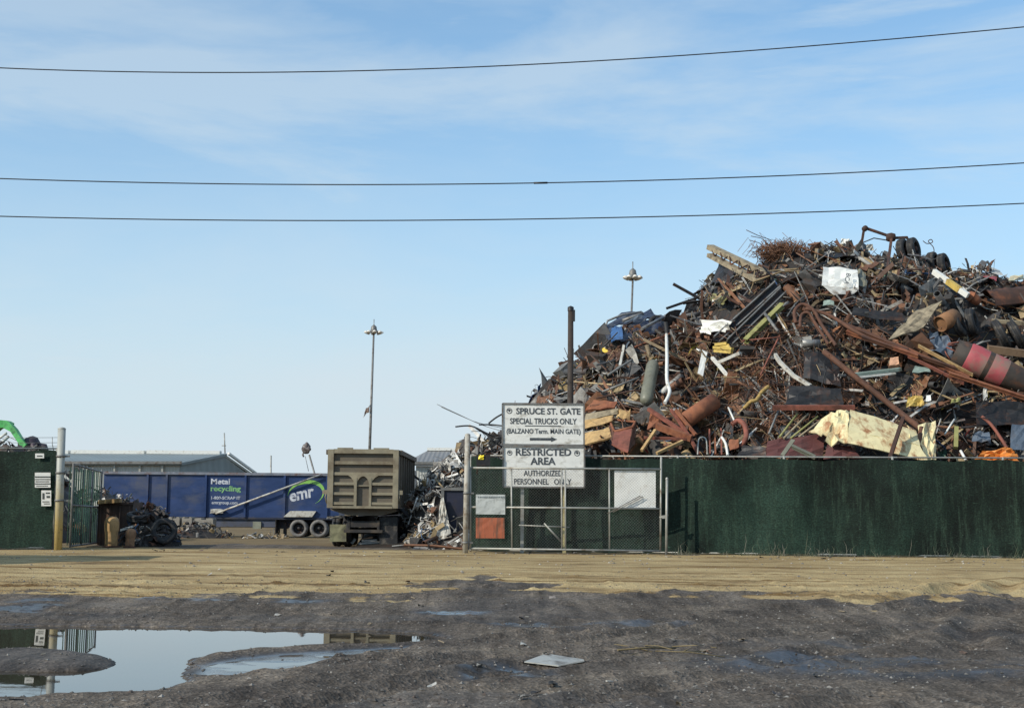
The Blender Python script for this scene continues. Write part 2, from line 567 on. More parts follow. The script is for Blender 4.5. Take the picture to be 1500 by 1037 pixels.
# material masks
pu = np.zeros_like(X)
Q = np.stack([X - EYE.x, Y - EYE.y, Z - EYE.z], -1)
wz = np.maximum(Q @ np.array(fwd), 0.2)
PU = CU + F * (Q @ np.array(right)) / wz; PV = CV - F * (Q @ np.array(upv)) / wz
bu = [-400, 0, 60, 150, 300, 450, 560, 620, 700, 760, 850, 950, 1050, 1150, 1250, 1350, 1500, 1900]
bv = [866, 866, 862, 872, 868, 873, 870, 862, 850, 856, 866, 868, 868, 873, 878, 872, 868, 868]
# the edge of the dry sand, turned into a line on the ground (distance for each x along it)
EX, EY = [], []
for u, v in zip(bu, bv):
    g = G(u, v); EX.append(g.x); EY.append(g.y)
edge = np.interp(X, EX, EY)
edge = edge + 3.4 * (fbm(X * 0.5, Y * 0.4, 5, 130) - .5) + 1.4 * (fbm(X * 2.5, Y * 1.2, 4, 133) - .5)
sand = sm(-0.8, 0.8, Y - edge + 3.0 * (fbm(X * .25, Y * 2.2, 5, 140) - .5))
streak = fbm(X * 0.22, Y * 1.5, 5, 150)
sand = sand * (1 - 0.42 * sm(0.60, 0.74, streak) * sm(44, 36, Y))
yard = sm(40.5, 44, Y + 1.5 * (fbm(X * .5, Y * .5, 3, 160) - .5))
foot = np.exp(-((Y - np.interp(X, [-20, -12.5, -12.0, -1.5, -1.0, 4, 18], [40, 40, 60, 60, 40.6, 40.3, 39.2])) / .55) ** 2) * sm(.3, .6, fbm(X * 1.4, Y * 1.4, 4, 260))
sand = sand * (1 - .85 * foot)
yard_dark = np.exp(-(((X + 10.5) / 4.5) ** 2 + ((Y - 47) / 5.0) ** 2)) * sm(.3, .55, fbm(X * .6, Y * .5, 4, 265)) + np.exp(-(((X + 3.6) / 3.2) ** 2 + ((Y - 44.5) / 2.2) ** 2)) * .7  # darker ground in the yard and around the truck's rear
sand = sand * (1 - .9 * np.clip(yard_dark * 1.3, 0, 1))
wet = sm(0.54, 0.66, fbm(X * 0.30, Y * 0.55, 5, 170)) * 0.45
for (u, v, ru, rv) in ((665, 893, 70, 10), (1290, 965, 330, 26), (850, 915, 200, 10), (740, 985, 90, 12), (30, 888, 70, 16), (320, 878, 200, 5)):  # sheen patches; the far left one stands in for a cast shadow
    c = G(u, v); a = abs(G(u + ru, v).x - c.x); b = abs(G(u, v - rv).y - c.y)
    q = ((X - c.x) / a) ** 2 + ((Y - c.y) / b) ** 2
    wet = np.maximum(wet, np.clip(1.35 - q, 0, 1.0 if u in (665, 740) else .9) * sm(0.36, 0.56, fbm(X * 1.1, Y * 1.4, 5, 180)))
wet = np.maximum(wet, film)
wet = np.maximum(wet, np.exp(-np.clip(-d1n, 0, 9) / 0.12) * (d1n <= 0))
wet = np.where(d2n > -0.05, np.maximum(wet, 0.55), wet) * (1 - sand)
# film water lies flat
flat = sm(0.6, 0.95, wet)
nyy, nxx = X.shape
me = bpy.data.meshes.new('ground')
idx = np.arange(nyy * nxx).reshape(nyy, nxx)
quads = np.stack([idx[:-1, :-1], idx[:-1, 1:], idx[1:, 1:], idx[1:, :-1]], -1).reshape(-1, 4)
me.vertices.add(nyy * nxx); me.vertices.foreach_set('co', np.stack([X, Y, Z], -1).astype(np.float32).ravel())
me.loops.add(quads.size); me.loops.foreach_set('vertex_index', quads.astype(np.int32).ravel())
me.polygons.add(len(quads)); me.polygons.foreach_set('loop_start', np.arange(0, quads.size, 4, dtype=np.int32))
me.polygons.foreach_set('use_smooth', np.ones(len(quads), bool))
me.update(); me.validate()
for nm, arr in (('sand', sand), ('wet', wet), ('yard', yard)):
    at = me.attributes.new(nm, 'FLOAT', 'POINT'); at.data.foreach_set('value', arr.astype(np.float32).ravel())
ground = bpy.data.objects.new('ground', me); COL.objects.link(ground)
tag(ground, 'rutted lot of dark wet gravel with a dry tan sand strip', None, None, 'structure')

m, t, b = nt('wet gravel and sand')
A = {}
for nm in ('sand', 'wet', 'yard'):
    a = N(t, 'ShaderNodeAttribute'); a.attribute_name = nm; A[nm] = a.outputs['Fac']
c = coords(t)
nb = noise(t, c, 0.55, 8, 0.68); nf = noise(t, c, 14, 5, 0.7); nff = noise(t, c, 55, 3, 0.7)
vor = N(t, 'ShaderNodeTexVoronoi', Scale=26.0); t.links.new(c, vor.inputs['Vector'])
dk = ramp(t, nb, [(0.3, S(63, 58, 54)), (0.5, S(90, 83, 76)), (0.72, S(118, 109, 98))])
gr = ramp(t, vor.outputs['Color'], [(0.15, 0.6), (0.6, 1.0), (0.95, 1.7)])
ctk = t.nodes.new('ShaderNodeMapping'); ctk.inputs['Rotation'].default_value = (0, 0, 0.62); ctk.inputs['Scale'].default_value = (3.2, .22, 1)
t.links.new(c, ctk.inputs[0])
ntk = noise(t, ctk.outputs[0], 1.4, 5, .6)
ftk = ramp(t, ntk, [(0.36, .62), (0.5, 1.0), (0.66, 1.35)])
dkc = mixc(t, 0.8, dk.outputs[0], ftk.outputs[0], 'MULTIPLY')
dkc = mixc(t, 0.75, dkc, gr.outputs[0], 'MULTIPLY')
fs_ = ramp(t, nf, [(0.3, 0.65), (0.7, 1.4)])
dkc = mixc(t, 0.75, dkc, fs_.outputs[0], 'MULTIPLY')
cs = coords(t, (0.35, 1.6, 1))
ns = noise(t, cs, 1.1, 7, 0.62)
sd = ramp(t, ns, [(0.30, S(96, 80, 58)), (0.42, S(146, 126, 92)), (0.54, S(162, 143, 106)), (0.72, S(180, 162, 124))])
nln = noise(t, coords(t, (.1, 1.5, 1)), 1.2, 6, .6)
fln = ramp(t, nln, [(0.36, S(160, 138, 112)), (0.47, S(255, 255, 255))])
sdc = mixc(t, 0.85, sd.outputs[0], fln.outputs[0], 'MULTIPLY')
sdc = mixc(t, 0.35, sdc, fs_.outputs[0], 'MULTIPLY')
yd = ramp(t, ns, [(0.3, S(80, 68, 56)), (0.55, S(120, 104, 78)), (0.75, S(146, 130, 98))])
ydc = mixc(t, 0.5, yd.outputs[0], fs_.outputs[0], 'MULTIPLY')
sdc = mixc(t, A['yard'], sdc, ydc)
ms = t.nodes.new('ShaderNodeMath'); ms.operation = 'ADD'
ofs = t.nodes.new('ShaderNodeMath'); ofs.operation = 'MULTIPLY_ADD'; ofs.inputs[1].default_value = 0.5; ofs.inputs[2].default_value = -0.25
t.links.new(nf, ofs.inputs[0]); t.links.new(A['sand'], ms.inputs[0]); t.links.new(ofs.outputs[0], ms.inputs[1])
smk = ramp(t, ms.outputs[0], [(0.4, 0.0), (0.6, 1.0)])
cc = mixc(t, smk.outputs[0], dkc, sdc)
wetf = ramp(t, A['wet'], [(0.2, 0.0), (0.8, 1.0)])
cc = mixc(t, wetf.outputs[0], cc, mixc(t, 1.0, cc, (0.55, 0.56, 0.6), 'MULTIPLY'))
t.links.new(cc, b.inputs['Base Color'])
rr = ramp(t, A['wet'], [(0.1, 0.95), (0.6, 0.62), (0.9, 0.30), (1.0, 0.16)])
t.links.new(rr.outputs[0], b.inputs['Roughness'])
sp_ = ramp(t, A['wet'], [(0.3, 0.12), (0.8, 0.2), (1.0, 0.5)]); t.links.new(sp_.outputs[0], b.inputs['Specular IOR Level'])
hh = t.nodes.new('ShaderNodeMath'); hh.operation = 'ADD'
t.links.new(nf, hh.inputs[0]); t.links.new(vor.outputs['Distance'], hh.inputs[1])
bp = N(t, 'ShaderNodeBump', Distance=0.03)
bs = ramp(t, A['wet'], [(0.3, 0.5), (0.9, 0.05)])
t.links.new(bs.outputs[0], bp.inputs['Strength']); t.links.new(hh.outputs[0], bp.inputs['Height']); t.links.new(bp.outputs[0], b.inputs['Normal'])
me.materials.append(m)

# water of the puddle
m, t, b = nt('still muddy water')
b.inputs['Base Color'].default_value = (*S(54, 48, 38), 1); b.inputs['Roughness'].default_value = 0.015
b.inputs['IOR'].default_value = 1.33
b.inputs['Specular IOR Level'].default_value = 0.9
bump(t, b, noise(t, coords(t), 2.5, 3), 0.012, 0.02)
mb = MB(); x0, x1 = SHORE[:, 0].min() - .3, SHORE[:, 0].max() + .3; y0, y1 = SHORE[:, 1].min() - .3, SHORE[:, 1].max() + .3
mb.add([(x0, y0, ZW), (x1, y0, ZW), (x1, y1, ZW), (x0, y1, ZW)], [(0, 1, 2, 3)])
tag(mb.build('water', m), 'still puddle mirroring the sky in the dark gravel', None, None, 'structure')


def zground(x, y):
    """height of the built ground under a point"""
    j = int(np.clip(np.searchsorted(ys, y), 1, len(ys) - 1)); i = int(np.clip(np.searchsorted(xs, x), 1, len(xs) - 1))
    fy = (y - ys[j - 1]) / (ys[j] - ys[j - 1]); fx = (x - xs[i - 1]) / (xs[i] - xs[i - 1])
    return float((Z[j - 1, i - 1] * (1 - fx) + Z[j - 1, i] * fx) * (1 - fy) + (Z[j, i - 1] * (1 - fx) + Z[j, i] * fx) * fy)


# loose stones
mb = MB(); rnd = random.Random(5)
OCT = [(1, 0, 0), (0, 1, 0), (-1, 0, 0), (0, -1, 0), (0, 0, 1), (0, 0, -.6)]
OF = [(0, 1, 4), (1, 2, 4), (2, 3, 4), (3, 0, 4), (1, 0, 5), (2, 1, 5), (3, 2, 5), (0, 3, 5)]
cnt = 0
while cnt < 15000:
    y = 11 + 17 * rnd.random() ** 1.5; x = rnd.uniform(-0.42, 0.42) * y
    if vnoise(x * .8, y * .8, 300) < 0.25 + rnd.random() * .5 and rnd.random() < .75:
        continue
    z = zground(x, y)
    if z < ZW + 0.004 or (z < ZW + .16 and rnd.random() < .25 and x < -2 and y < 21):
        continue
    cnt += 1
    r = 0.005 + 0.026 * rnd.random() ** 4.3
    k = rnd.random()
    g = 0.07 + 0.16 * k ** 4
    mb.col = (g * 1.02, g * 0.97, g * .9)
    a = rnd.uniform(0, 6.3); ca, sa = math.cos(a), math.sin(a); e = rnd.uniform(.6, 1.1)
    mb.add([(x + r * (px * ca * rnd.uniform(.7, 1.3) - py * sa * e), y + r * (px * sa + py * ca * e * rnd.uniform(.7, 1.3)), z + r * (pz * rnd.uniform(.4, .9) + .1)) for px, py, pz in OCT], OF)
for k in range(900):  # pebbles along the fence foot and on the sand
    y = rnd.uniform(29, 40.5); x = rnd.uniform(-15, 16); z = zground(x, y); r = 0.012 + .04 * rnd.random() ** 4
    g = 0.12 + .25 * rnd.random() ** 2; mb.col = (g, g * .9, g * .75)
    mb.add([(x + r * px * rnd.uniform(.7, 1.3), y + r * py, z + r * pz * .7) for px, py, pz in OCT], OF)
gm = vmat('stone grey', 0.85, 0.0, 0.2)
tag(mb.build('gravel', gm, loc=(0, 0, 0), attr=True), 'loose dark stones scattered over the wet lot', None, None, 'stuff')

# white board and tan litter lying on the wet ground
g = G(812, 970)
mb = MB()
A4 = [G(768, 972), G(818, 975), G(856, 974), G(855, 964), G(800, 963)]
A4 = [V((p.x, p.y, zground(p.x, p.y))) for p in A4]; zt = max(p.z for p in A4) + 0.01
mb.prism([(p.x, p.y, p.z + .012) for p in A4], (0, 0, 0.012))
tag(mb.build('board', mat('muddy board', S(164, 164, 158), .5, 0, .15, 3, S(100, 94, 86), .5, 3)), 'flat off-white board lying on the wet gravel', 'board')
mb = MB()
for (u, v, u2, v2, wd) in ((905, 955, 1000, 948, .03), (930, 962, 1040, 955, .024), (945, 948, 985, 958, .02), (900, 949, 960, 952, .02), (960, 960, 1062, 962, .016), (985, 946, 1050, 952, .02), (915, 959, 945, 953, .018), (1000, 958, 1030, 949, .016)):
    p, q = G(u, v), G(u2, v2); p.z = zground(p.x, p.y) + .01; q.z = zground(q.x, q.y) + .01
    mb.tube([p, (p + q) / 2 + V((0, .06, .015)), q], wd * .4, 5)
tag(mb.build('branch', mat('dry stick', S(108, 96, 70), .9, 0, .3, 6)), 'dry tan branches flattened into the gravel past the white board', 'branch')


# ------------------------------------------------------------------ fences
def fence(name, label, A, B, zt0, zt1, step=3.0, m=M_screen, sag=0.0, side=-1, folds=1.0, top=True, back=False):
    """posts, rails and a screen hung on the camera side; A and B are ground points"""
    A, B = V(A), V(B); L = (B - A).length; d = (B - A).normalized(); nrm = V((d.y, -d.x, 0)).normalized()
    if nrm.y > 0 and side < 0:
        nrm = -nrm
    r = root(name, label, 'fence', A)
    nx = int(L / 0.16); nz = 22
    mb = MB(); vs = []; fs = []
    for j in range(nz + 1):
        for i in range(nx + 1):
            a = i / nx; z0 = gz((A + (B - A) * a).y) + 0.04; z1 = zt0 + (zt1 - zt0) * a - 0.02
            s = a * L; h = j / nz
            off = 0.07 + folds * (0.07 * math.sin(s * 2.1 + 1.3 * math.sin(s * .7)) * (0.3 + h * (1 - h) * 2.2) + 0.06 * mnoise.noise((s * 1.3, h * 2.2, 1.7)) + 0.02 * mnoise.noise((s * 6, h * 5, 4.2)) + 0.05 * abs(mnoise.noise((s * 2.6, h * .7, 8.8))) + 0.035 * abs(mnoise.noise((s * 5.5, h * .9, 2.8))))
            z = z0 + (z1 - z0) * h
            if j == nz:
                z -= 0.06 * abs(math.sin(s * math.pi / step)) + 0.06 * mnoise.noise((s * 1.3, 0, 9)) + 0.03 * mnoise.noise((s * 7, 0, 5))
            if j == 0:
                z += 0.05 * mnoise.noise((s * 1.8, 3, 9))
            p = A + (B - A) * a + nrm * off
            vs.append((p.x, p.y, z))
    w_ = nx + 1
    for j in range(nz):
        for i in range(nx):
            fs.append((j * w_ + i, j * w_ + i + 1, (j + 1) * w_ + i + 1, (j + 1) * w_ + i))
    mb.add(vs, fs, True); mb.build('screen', m, r)
    n = max(1, int(L / step))
    for i in range(n + 1):
        a = i / n; p = A + (B - A) * a; z1 = zt0 + (zt1 - zt0) * a
        q = MB(); q.tube([(p.x, p.y, gz(p.y) - .1), (p.x, p.y, z1 + 0.05)], 0.035, 8); q.build('post', M_galv, r)
    if top:
        q = MB(); q.tube([(A.x, A.y, zt0 + .02), (B.x, B.y, zt1 + .02)], 0.024, 8); q.build('top_rail', M_galv, r)
    q = MB(); pa = A + nrm * .06; pb = B + nrm * .06
    q.tube([(pa.x, pa.y, gz(pa.y) + .05), (pb.x, pb.y, gz(pb.y) + .05)], 0.022, 6); q.build('bottom_rail', M_galv, r)
    return r


A = P(689, 806, 41.6); B = P(1640, 818, 39.2)
A.z = gz(A.y); B.z = gz(B.y)
zt = P(1000, 669, 40.7).z
fence('screened_fence', 'long dark green screened fence in front of the tall scrap heap', A, B, zt, P(1500, 672, 39.55).z)
A = P(-190, 800, 40.3); B = P(77, 806, 40.0); A.z = gz(A.y); B.z = gz(B.y)
fl = fence('screened_fence', 'dark green screened fence with white notices, below the green crane arm', A, B, P(0, 657, 40.3).z, P(77, 658, 40).z, 2.6)
q = MB()
for v in (641, 648.5, 654):
    q.tube([P(86, v - .3, 39.9), P(40, v, 40.05), P(-190, v - 2, 40.3)], 0.006, 4)
q.build('barbed_wire', M_galvdk, fl)
q = MB()
for u in (78.5,):
    q.tube([P(u, 660, 40), P(u - 2, 650, 40), P(u - 2, 640, 40)], 0.012, 5)
q.build('wire_arm', M_galv, fl)

# gate posts
def gatepost(label, u0, v0, u1, v1, D, r, m, hinges):
    b0 = P(u1, v1, D); b0.z = gz(D) - .05; t0 = P(u0, v0, D)
    rt = root('gate_post', label, 'post', b0)
    q = MB(); q.tube([b0, b0 + (t0 - b0) * .5, t0], r, 16); q.lathe([(r * 1.02, 0), (r * 1.04, .03), (r * .6, .06), (0.001, .07)], t0, t0 - b0, 16)
    q.build('post_tube', m, rt)
    for v in hinges:
        a = (v - v1) / (v0 - v1); c = b0 + (t0 - b0) * a
        q = MB(); q.lathe([(r * 1.02, -.03), (r * 1.22, -.03), (r * 1.22, .03), (r * 1.02, .03)], c, t0 - b0, 14)
        q.bar(c + V((r, 0, 0)), c + V((r + .14, 0.02, 0)), .03, .05)
        q.build('hinge', M_galvdk, rt)
    return rt


m, t, b = nt('worn yellow and white post paint')
c = coords(t); sp = t.nodes.new('ShaderNodeSeparateXYZ'); t.links.new(c, sp.inputs[0])
na = t.nodes.new('ShaderNodeMath'); na.operation = 'MULTIPLY_ADD'; na.inputs[1].default_value = 1.3
t.links.new(noise(t, c, 5, 6, .7), na.inputs[0]); t.links.new(sp.outputs[2], na.inputs[2])
r_ = ramp(t, na.outputs[0], [(0.0, 0), (1.0, 1)])
mr = t.nodes.new('ShaderNodeMapRange'); mr.inputs['From Min'].default_value = 1.4; mr.inputs['From Max'].default_value = 2.9
t.links.new(na.outputs[0], mr.inputs[0])
cc = mixc(t, mr.outputs[0], S(180, 160, 104), S(158, 160, 154))
fdirt = ramp(t, noise(t, c, 9, 6, .7), [(0.55, 0), (0.72, .8)])
cc = mixc(t, fdirt.outputs[0], cc, S(104, 92, 70))
t.links.new(cc, b.inputs['Base Color']); b.inputs['Roughness'].default_value = .55
gatepost('tall worn yellow and white gate post at the left fence end', 90.5, 629, 85, 806, 39.6, 0.112, m, (668, 692, 732))
gatepost('slim white gate post left of the closed chain link gate', 685, 638, 681.5, 807, 40.1, 0.08, mat('worn white post paint', S(164, 160, 150), .6, 0, .15, 4, S(112, 92, 70), .5, 3), (720, 790))

# left gate leaf swung into the yard
L0 = P(99, 806, 40.0); L1 = P(142, 806, 46.5); L0.z = gz(L0.y); L1.z = gz(L1.y)
lr = root('gate_leaf', 'open green slatted gate leaf swung into the yard behind the yellow post', 'gate', L0)
zt0 = P(99, 680, 40.0).z
q = MB(); nx = 60; d = L1 - L0; nrm = V((d.y, -d.x, 0)).normalized()
for i in range(44):
    a = (i + .04) / 44; b_ = (i + .93 - .1 * random.random()) / 44
    pa = L0 + d * a; pb = L0 + d * b_; k = nrm * (0.035 * ((i % 3) - 1))
    q.hexa([pa + k + V((0, 0, .12)), pb + k + V((0, 0, .12)), pb + k + nrm * .012 + V((0, 0, .12)), pa + k + nrm * .012 + V((0, 0, .12))],
           [V((p.x, p.y, zt0 - .06 - .05 * random.random())) for p in (pa + k, pb + k, pb + k + nrm * .012, pa + k + nrm * .012)])
q.build('slats', M_screen_l, lr)
q = MB()
for z in (zt0, (zt0) * .52, 0.1):
    q.tube([(L0.x + .06 * nrm.x, L0.y, z), (L1.x + .06 * nrm.x, L1.y, z - .07)], .03, 8)
for a in (0, .33, .66, 1):
    p = L0 + d * a + nrm * .06
    q.tube([(p.x, p.y, .06), (p.x, p.y, zt0 + .02)], .03, 8)
q.build('frame', M_galvdk, lr)
q = MB(); pl = L0 + d * .12 + nrm * .12
q.lathe([(.10, -.02), (.14, 0), (.10, .02), (.06, .02), (.06, -.02), (.10, -.02)], (pl.x, pl.y, zt0 - .08), nrm, 14); q.bar((pl.x, pl.y, zt0), L0 + V((0.05, 0, zt0 - L0.z)), .05, .05)
q.build('latch', M_galvdk, lr)

# closed chain link gate in front of the sign
GD = 40.15
gb = P(828, 806, GD); gb.z = gz(GD)
gr_ = root('chain_link_gate', 'closed grey chain link gate with a pipe frame across the entrance', 'gate', gb)
q = MB()
rows = ((685, 687.2), (742.5, 745), (803, 806.8))
for (va, vb) in rows:
    q.tube([P(689, va, GD), P(968, vb, GD)], .03, 8)
for (u, u2) in ((689, 689), (749, 750), (822.5, 823), (828, 828.5), (892.5, 893), (968.5, 967.5)):
    top = 685 + (u - 689) * .008; bot = 803 + (u2 - 689) * .0135
    if u == 968.5: top = 669
    q.tube([P(u, top, GD), P(u2, bot, GD)], .03 if u in (689, 968.5) else .025, 8)
q.build('frame', M_galv, gr_)
q = MB(); c00, c10, c11, c01 = P(689, 685, GD + .02), P(968, 687.2, GD + .02), P(967.5, 806.8, GD + .02), P(689, 803, GD + .02)
Wd = (c10 - c00).length; Hh = (c00 - c01).length; ex = (c10 - c00) / Wd; ez = V((0, 0, 1)); st = 0.085
for sgn in (1, -1):
    k = -Hh
    while k < Wd:
        xa, xb = k, k + Hh
        ta, tb = max(0, -xa) / Hh, min(1, (Wd - xa) / Hh)
        if tb > ta:
            f_ = lambda tt: c01 + ex * ((xa + tt * Hh) if sgn > 0 else (Wd - xa - tt * Hh)) + ez * (tt * Hh)
            q.tube([f_(ta), f_(tb)], 0.0021, 3, cap=False)
        k += st
q.build('chain_link', M_galvdk, gr_)
q = MB(); q.tube([P(966, 758, GD), P(979, 754, GD - .02)], .03, 6); q.box(P(972, 757, GD - .03), (.1, .06, .09)); q.build('latch', M_galv, gr_)
q = MB(); q.tube([P(797, 766, GD + .06), P(822, 793, GD + .06)], .028, 6); q.tube([P(760, 769, GD + .07), P(834, 772, GD + .07)], .022, 6); q.build('brace', M_galv, gr_)
q = MB(); q.tube([P(938, 726, GD - .02), P(890, 752, GD - .02)], .014, 6); q.tube([P(942, 727, GD - .03), P(898, 750, GD - .03)], .014, 6); q.build('tie_rod', M_galvdk, gr_)
q = MB(); b0 = P(976, 810, 40.0); b0.z = gz(40) - .05; q.tube([b0, P(977, 701, 40.0)], .038, 10); q.lathe([(.045, -.02), (.05, 0), (.02, .04)], P(977, 701, 40), (0, 0, 1), 10)
tag(q.build('stop_post', M_galv), 'short grey pipe post latched to the right edge of the chain link gate', 'post')

# things hung on the gate
def panel(name, label, cat, u0, v0, u1, v1, D, m, th=.012):
    q = MB()
    a, b_, c_, d_ = P(u0, v1, D), P(u1, v1 + .3, D), P(u1, v0 + .3, D), P(u0, v0, D)
    q.sheet(a, b_, c_, d_, 5, 5, .006, th)
    return tag(q.build(name, m), label, cat)


M_signw = mat('white sign sheet', S(212, 212, 208), .5, 0, .08, 2, S(154, 150, 140), .36, 2.2, (1, 1, 2.2))
sg = panel('notice', 'worn blank white notice wired to the gate above the orange panel', 'sign', 697, 724, 740, 753, GD - .05, mat('faded grey white sheet', S(176, 180, 178), .55, 0, .1, 3, S(130, 134, 132), .4, 6, (1, 1, 1)))
q = MB(); q.col = None
for v in (727.5,):
    u = 700.0
    while u < 737:
        wd = random.uniform(.8, 2.6); q.hexa(*[[P(u, v + 1.6, GD - .056 - e), P(u + wd, v + 1.6, GD - .056 - e), P(u + wd, v - .6, GD - .056 - e), P(u, v - .6, GD - .056 - e)] for e in (0, .004)]); u += wd + random.uniform(.5, 1.4)
M_inkgrey = mat('faded grey ink', S(112, 120, 122), .7, 0, .15)
q.build('lettering', M_inkgrey, sg)
panel('notice', 'faded orange panel wired to the gate under the white notice', 'sign', 697, 758, 739, 788, GD - .05, mat('faded orange sheet', S(158, 86, 58), .7, 0, .2, 3, S(104, 70, 54), .5, 2, (4, 1, .6)))
panel('notice', 'large square plain white panel at the right end of the gate', 'sign', 900, 689, 960.5, 744, GD + .05, mat('bright white sheet', S(226, 226, 222), .5, 0, .05, 3, S(188, 180, 166), .3, 2))

# two big sign boards, one above the other, on two posts
SD = 40.75
M_ink = mat('sign ink', S(60, 66, 72), .6, 0, .2, 8, S(120, 122, 122), .25, 9)


def signboard(label, u0, v0, u1, v1, lines, extra=None):
    a, b_, c_, d_ = P(u0, v1, SD), P(u1, v1 + .9, SD), P(u1, v0 + .9, SD), P(u0, v0, SD)
    r = root('sign_board', label, 'sign', (a + b_) / 2)
    q = MB(); q.hexa([a, b_, b_ + V((0, .02, 0)), a + V((0, .02, 0))], [d_, c_, c_ + V((0, .02, 0)), d_ + V((0, .02, 0))]); q.build('board', M_signw, r)
    q = MB(); e = V((0, -.012, 0))
    for p_, q_ in ((a, b_), (d_, c_), (a, d_), (b_, c_)):
        q.bar(p_ + e, q_ + e, .045, .045)
    q.build('frame', M_galvdk, r)
    exx = (b_ - a).normalized(); eyy = (d_ - a).normalized(); sc_ = (b_ - a).length / (u1 - u0)
    for (txt, x0, y0, x1, y1, bold) in lines:
        q = MB()
        o = a + exx * ((x0 - u0) * sc_) + eyy * ((v1 - y1) * sc_) + V((0, -.004, 0))
        if txt == '-':
            q.hexa([o, o + exx * ((x1 - x0) * sc_), o + exx * ((x1 - x0) * sc_) + V((0, -.004, 0)), o + V((0, -.004, 0))],
                   [p + eyy * ((y1 - y0) * sc_) for p in (o, o + exx * ((x1 - x0) * sc_), o + exx * ((x1 - x0) * sc_) + V((0, -.004, 0)), o + V((0, -.004, 0)))])
        elif txt == '>':
            wl = (x1 - x0) * sc_; hl = (y1 - y0) * sc_
            pts = [(0, .25), (.78, .25), (.78, 0), (1, .5), (.78, 1), (.78, .75), (0, .75)]
            q.prism([o + exx * (x * wl) + eyy * (y * hl) for x, y in pts], (0, -.004, 0))
        else:
            put_text(q, txt, o, exx, eyy, (x1 - x0) * sc_, (y1 - y0) * sc_, bold)
        q.build({'-': 'underline', '>': 'arrow'}.get(txt, 'lettering'), M_ink, r)
    for (cx, cy, rr_) in extra or ():
        o = a + exx * ((cx - u0) * sc_) + eyy * ((v1 - cy) * sc_) + V((0, -.003, 0)); R = rr_ * sc_
        q = MB(); q.lathe([(R * .78, 0), (R, 0), (R, .006), (R * .78, .006), (R * .78, 0)], o, (0, -1, 0), 20)
        q.lathe([(0.001, .004), (R * .34, .004), (R * .34, 0)], o, (0, -1, 0), 8)
        q.tube([o + exx * (-R * .6) + eyy * (R * .1), o + eyy * (R * .5), o + exx * (R * .6) + eyy * (R * .1)], R * .12, 5)
        q.build('emblem', M_ink, r)
    return r


signboard('upper white board reading SPRUCE ST. GATE with an arrow pointing right', 736, 591, 855.5, 651,
          [('SPRUCE ST. GATE', 756, 597, 850.5, 606.5, .028), ('SPECIAL TRUCKS ONLY', 747, 612, 845, 620.8, .02), ('-', 769, 622.8, 822, 624, 0), ('(BALZANO Term. MAIN GATE)', 742, 627.5, 850.5, 637, .018), ('>', 776, 639, 816, 646.5, 0)],
          [(746, 601.5, 4.2)])
signboard('lower white board reading RESTRICTED AREA, half behind the gate rail', 737, 653.5, 856, 713,
          [('RESTRICTED', 755.5, 656.5, 837, 667.2, .03), ('AREA', 777, 669.5, 814, 680.3, .03), ('AUTHORIZED', 767, 688.3, 824, 696.8, .016), ('PERSONNEL   ONLY', 753, 700.6, 837, 709.2, .016)],
          [(746.5, 663, 3.8), (845.5, 663, 4.2)])
for (u, lab, mm_) in ((764.5, 'pale grey sign post under the left of the RESTRICTED AREA board', M_galv), (826.5, 'yellowed sign post under the right of the RESTRICTED AREA board', mat('yellowed post', S(176, 164, 120), .7, 0, .2, 5, S(120, 104, 76), .4))):
    q = MB(); b0 = P(u, 806, SD + .09); b0.z = gz(SD) - .1; tp = P(u, 594, SD + .09); tp.x = b0.x
    q.bar(b0, tp, .1, .08, (0, 1, 0)); tag(q.build('sign_post', mm_), lab, 'post')

# dark timber pole behind the sign
b0 = P(833, 806, 42.4); b0.z = gz(42.4) - .1; tp = P(836, 451, 42.4)
q = MB(); q.tube([b0, b0 + (tp - b0) * .5 + V((.02, 0, 0)), tp], [.115, .10, .085], 12)
pr = root('timber_pole', 'dark bare timber pole rising behind the SPRUCE ST. GATE board', 'pole', b0)
q.build('shaft', mat('dark creosoted wood', S(58, 48, 42), .85, 0, .3, 6, S(34, 30, 28), .4, 3), pr)
q = MB(); q.box(tp + V((.09, -.03, -.25)), (.09, .09, .36)); q.lathe([(.1, -.1), (.1, .02), (.02, .06)], tp, (0, 0, 1), 12); q.build('pole_cap', M_dark, pr)

# small yellow marker on the fence top beside the slim post
mr_ = root('marker_light', 'small yellow marker in a dark housing beside the slim white post', 'marker', P(708, 680, 41.4))
q = MB(); q.box(P(708, 674, 41.42), (.42, .06, .34)); q.tube([P(699, 695, 41.45), P(702, 640, 41.45)], .03, 6); q.build('housing', M_dark, mr_)
q = MB(); q.sheet(P(700.5, 673, 41.36), P(708.5, 673, 41.36), P(709, 666.5, 41.36), P(701.5, 666, 41.36), 4, 4, .02, .03); q.build('lens', mat('yellow reflector', S(228, 206, 40), .4), mr_)

# white notices on the left fence
def notice(label, u0, v0, u1, v1, rows):
    D = 39.85
    q = MB(); q.hexa([P(u0, v1, D), P(u1, v1, D), P(u1, v1, D + .012), P(u0, v1, D + .012)], [P(u0, v0, D), P(u1, v0, D), P(u1, v0, D + .012), P(u0, v0, D + .012)])
    r = tag(q.build('notice', M_signw), label, 'sign')
    for (a, b_, va, vb) in rows:
        e = .005; q = MB()
        q.hexa([P(a, vb, D - .002), P(b_, vb, D - .002), P(b_, vb, D - .002 - e), P(a, vb, D - .002 - e)], [P(a, va, D - .002), P(b_, va, D - .002), P(b_, va, D - .002 - e), P(a, va, D - .002 - e)])
        q.build('print_line', mat('dark sign ink', S(56, 62, 60), .7, 0, .1), r)


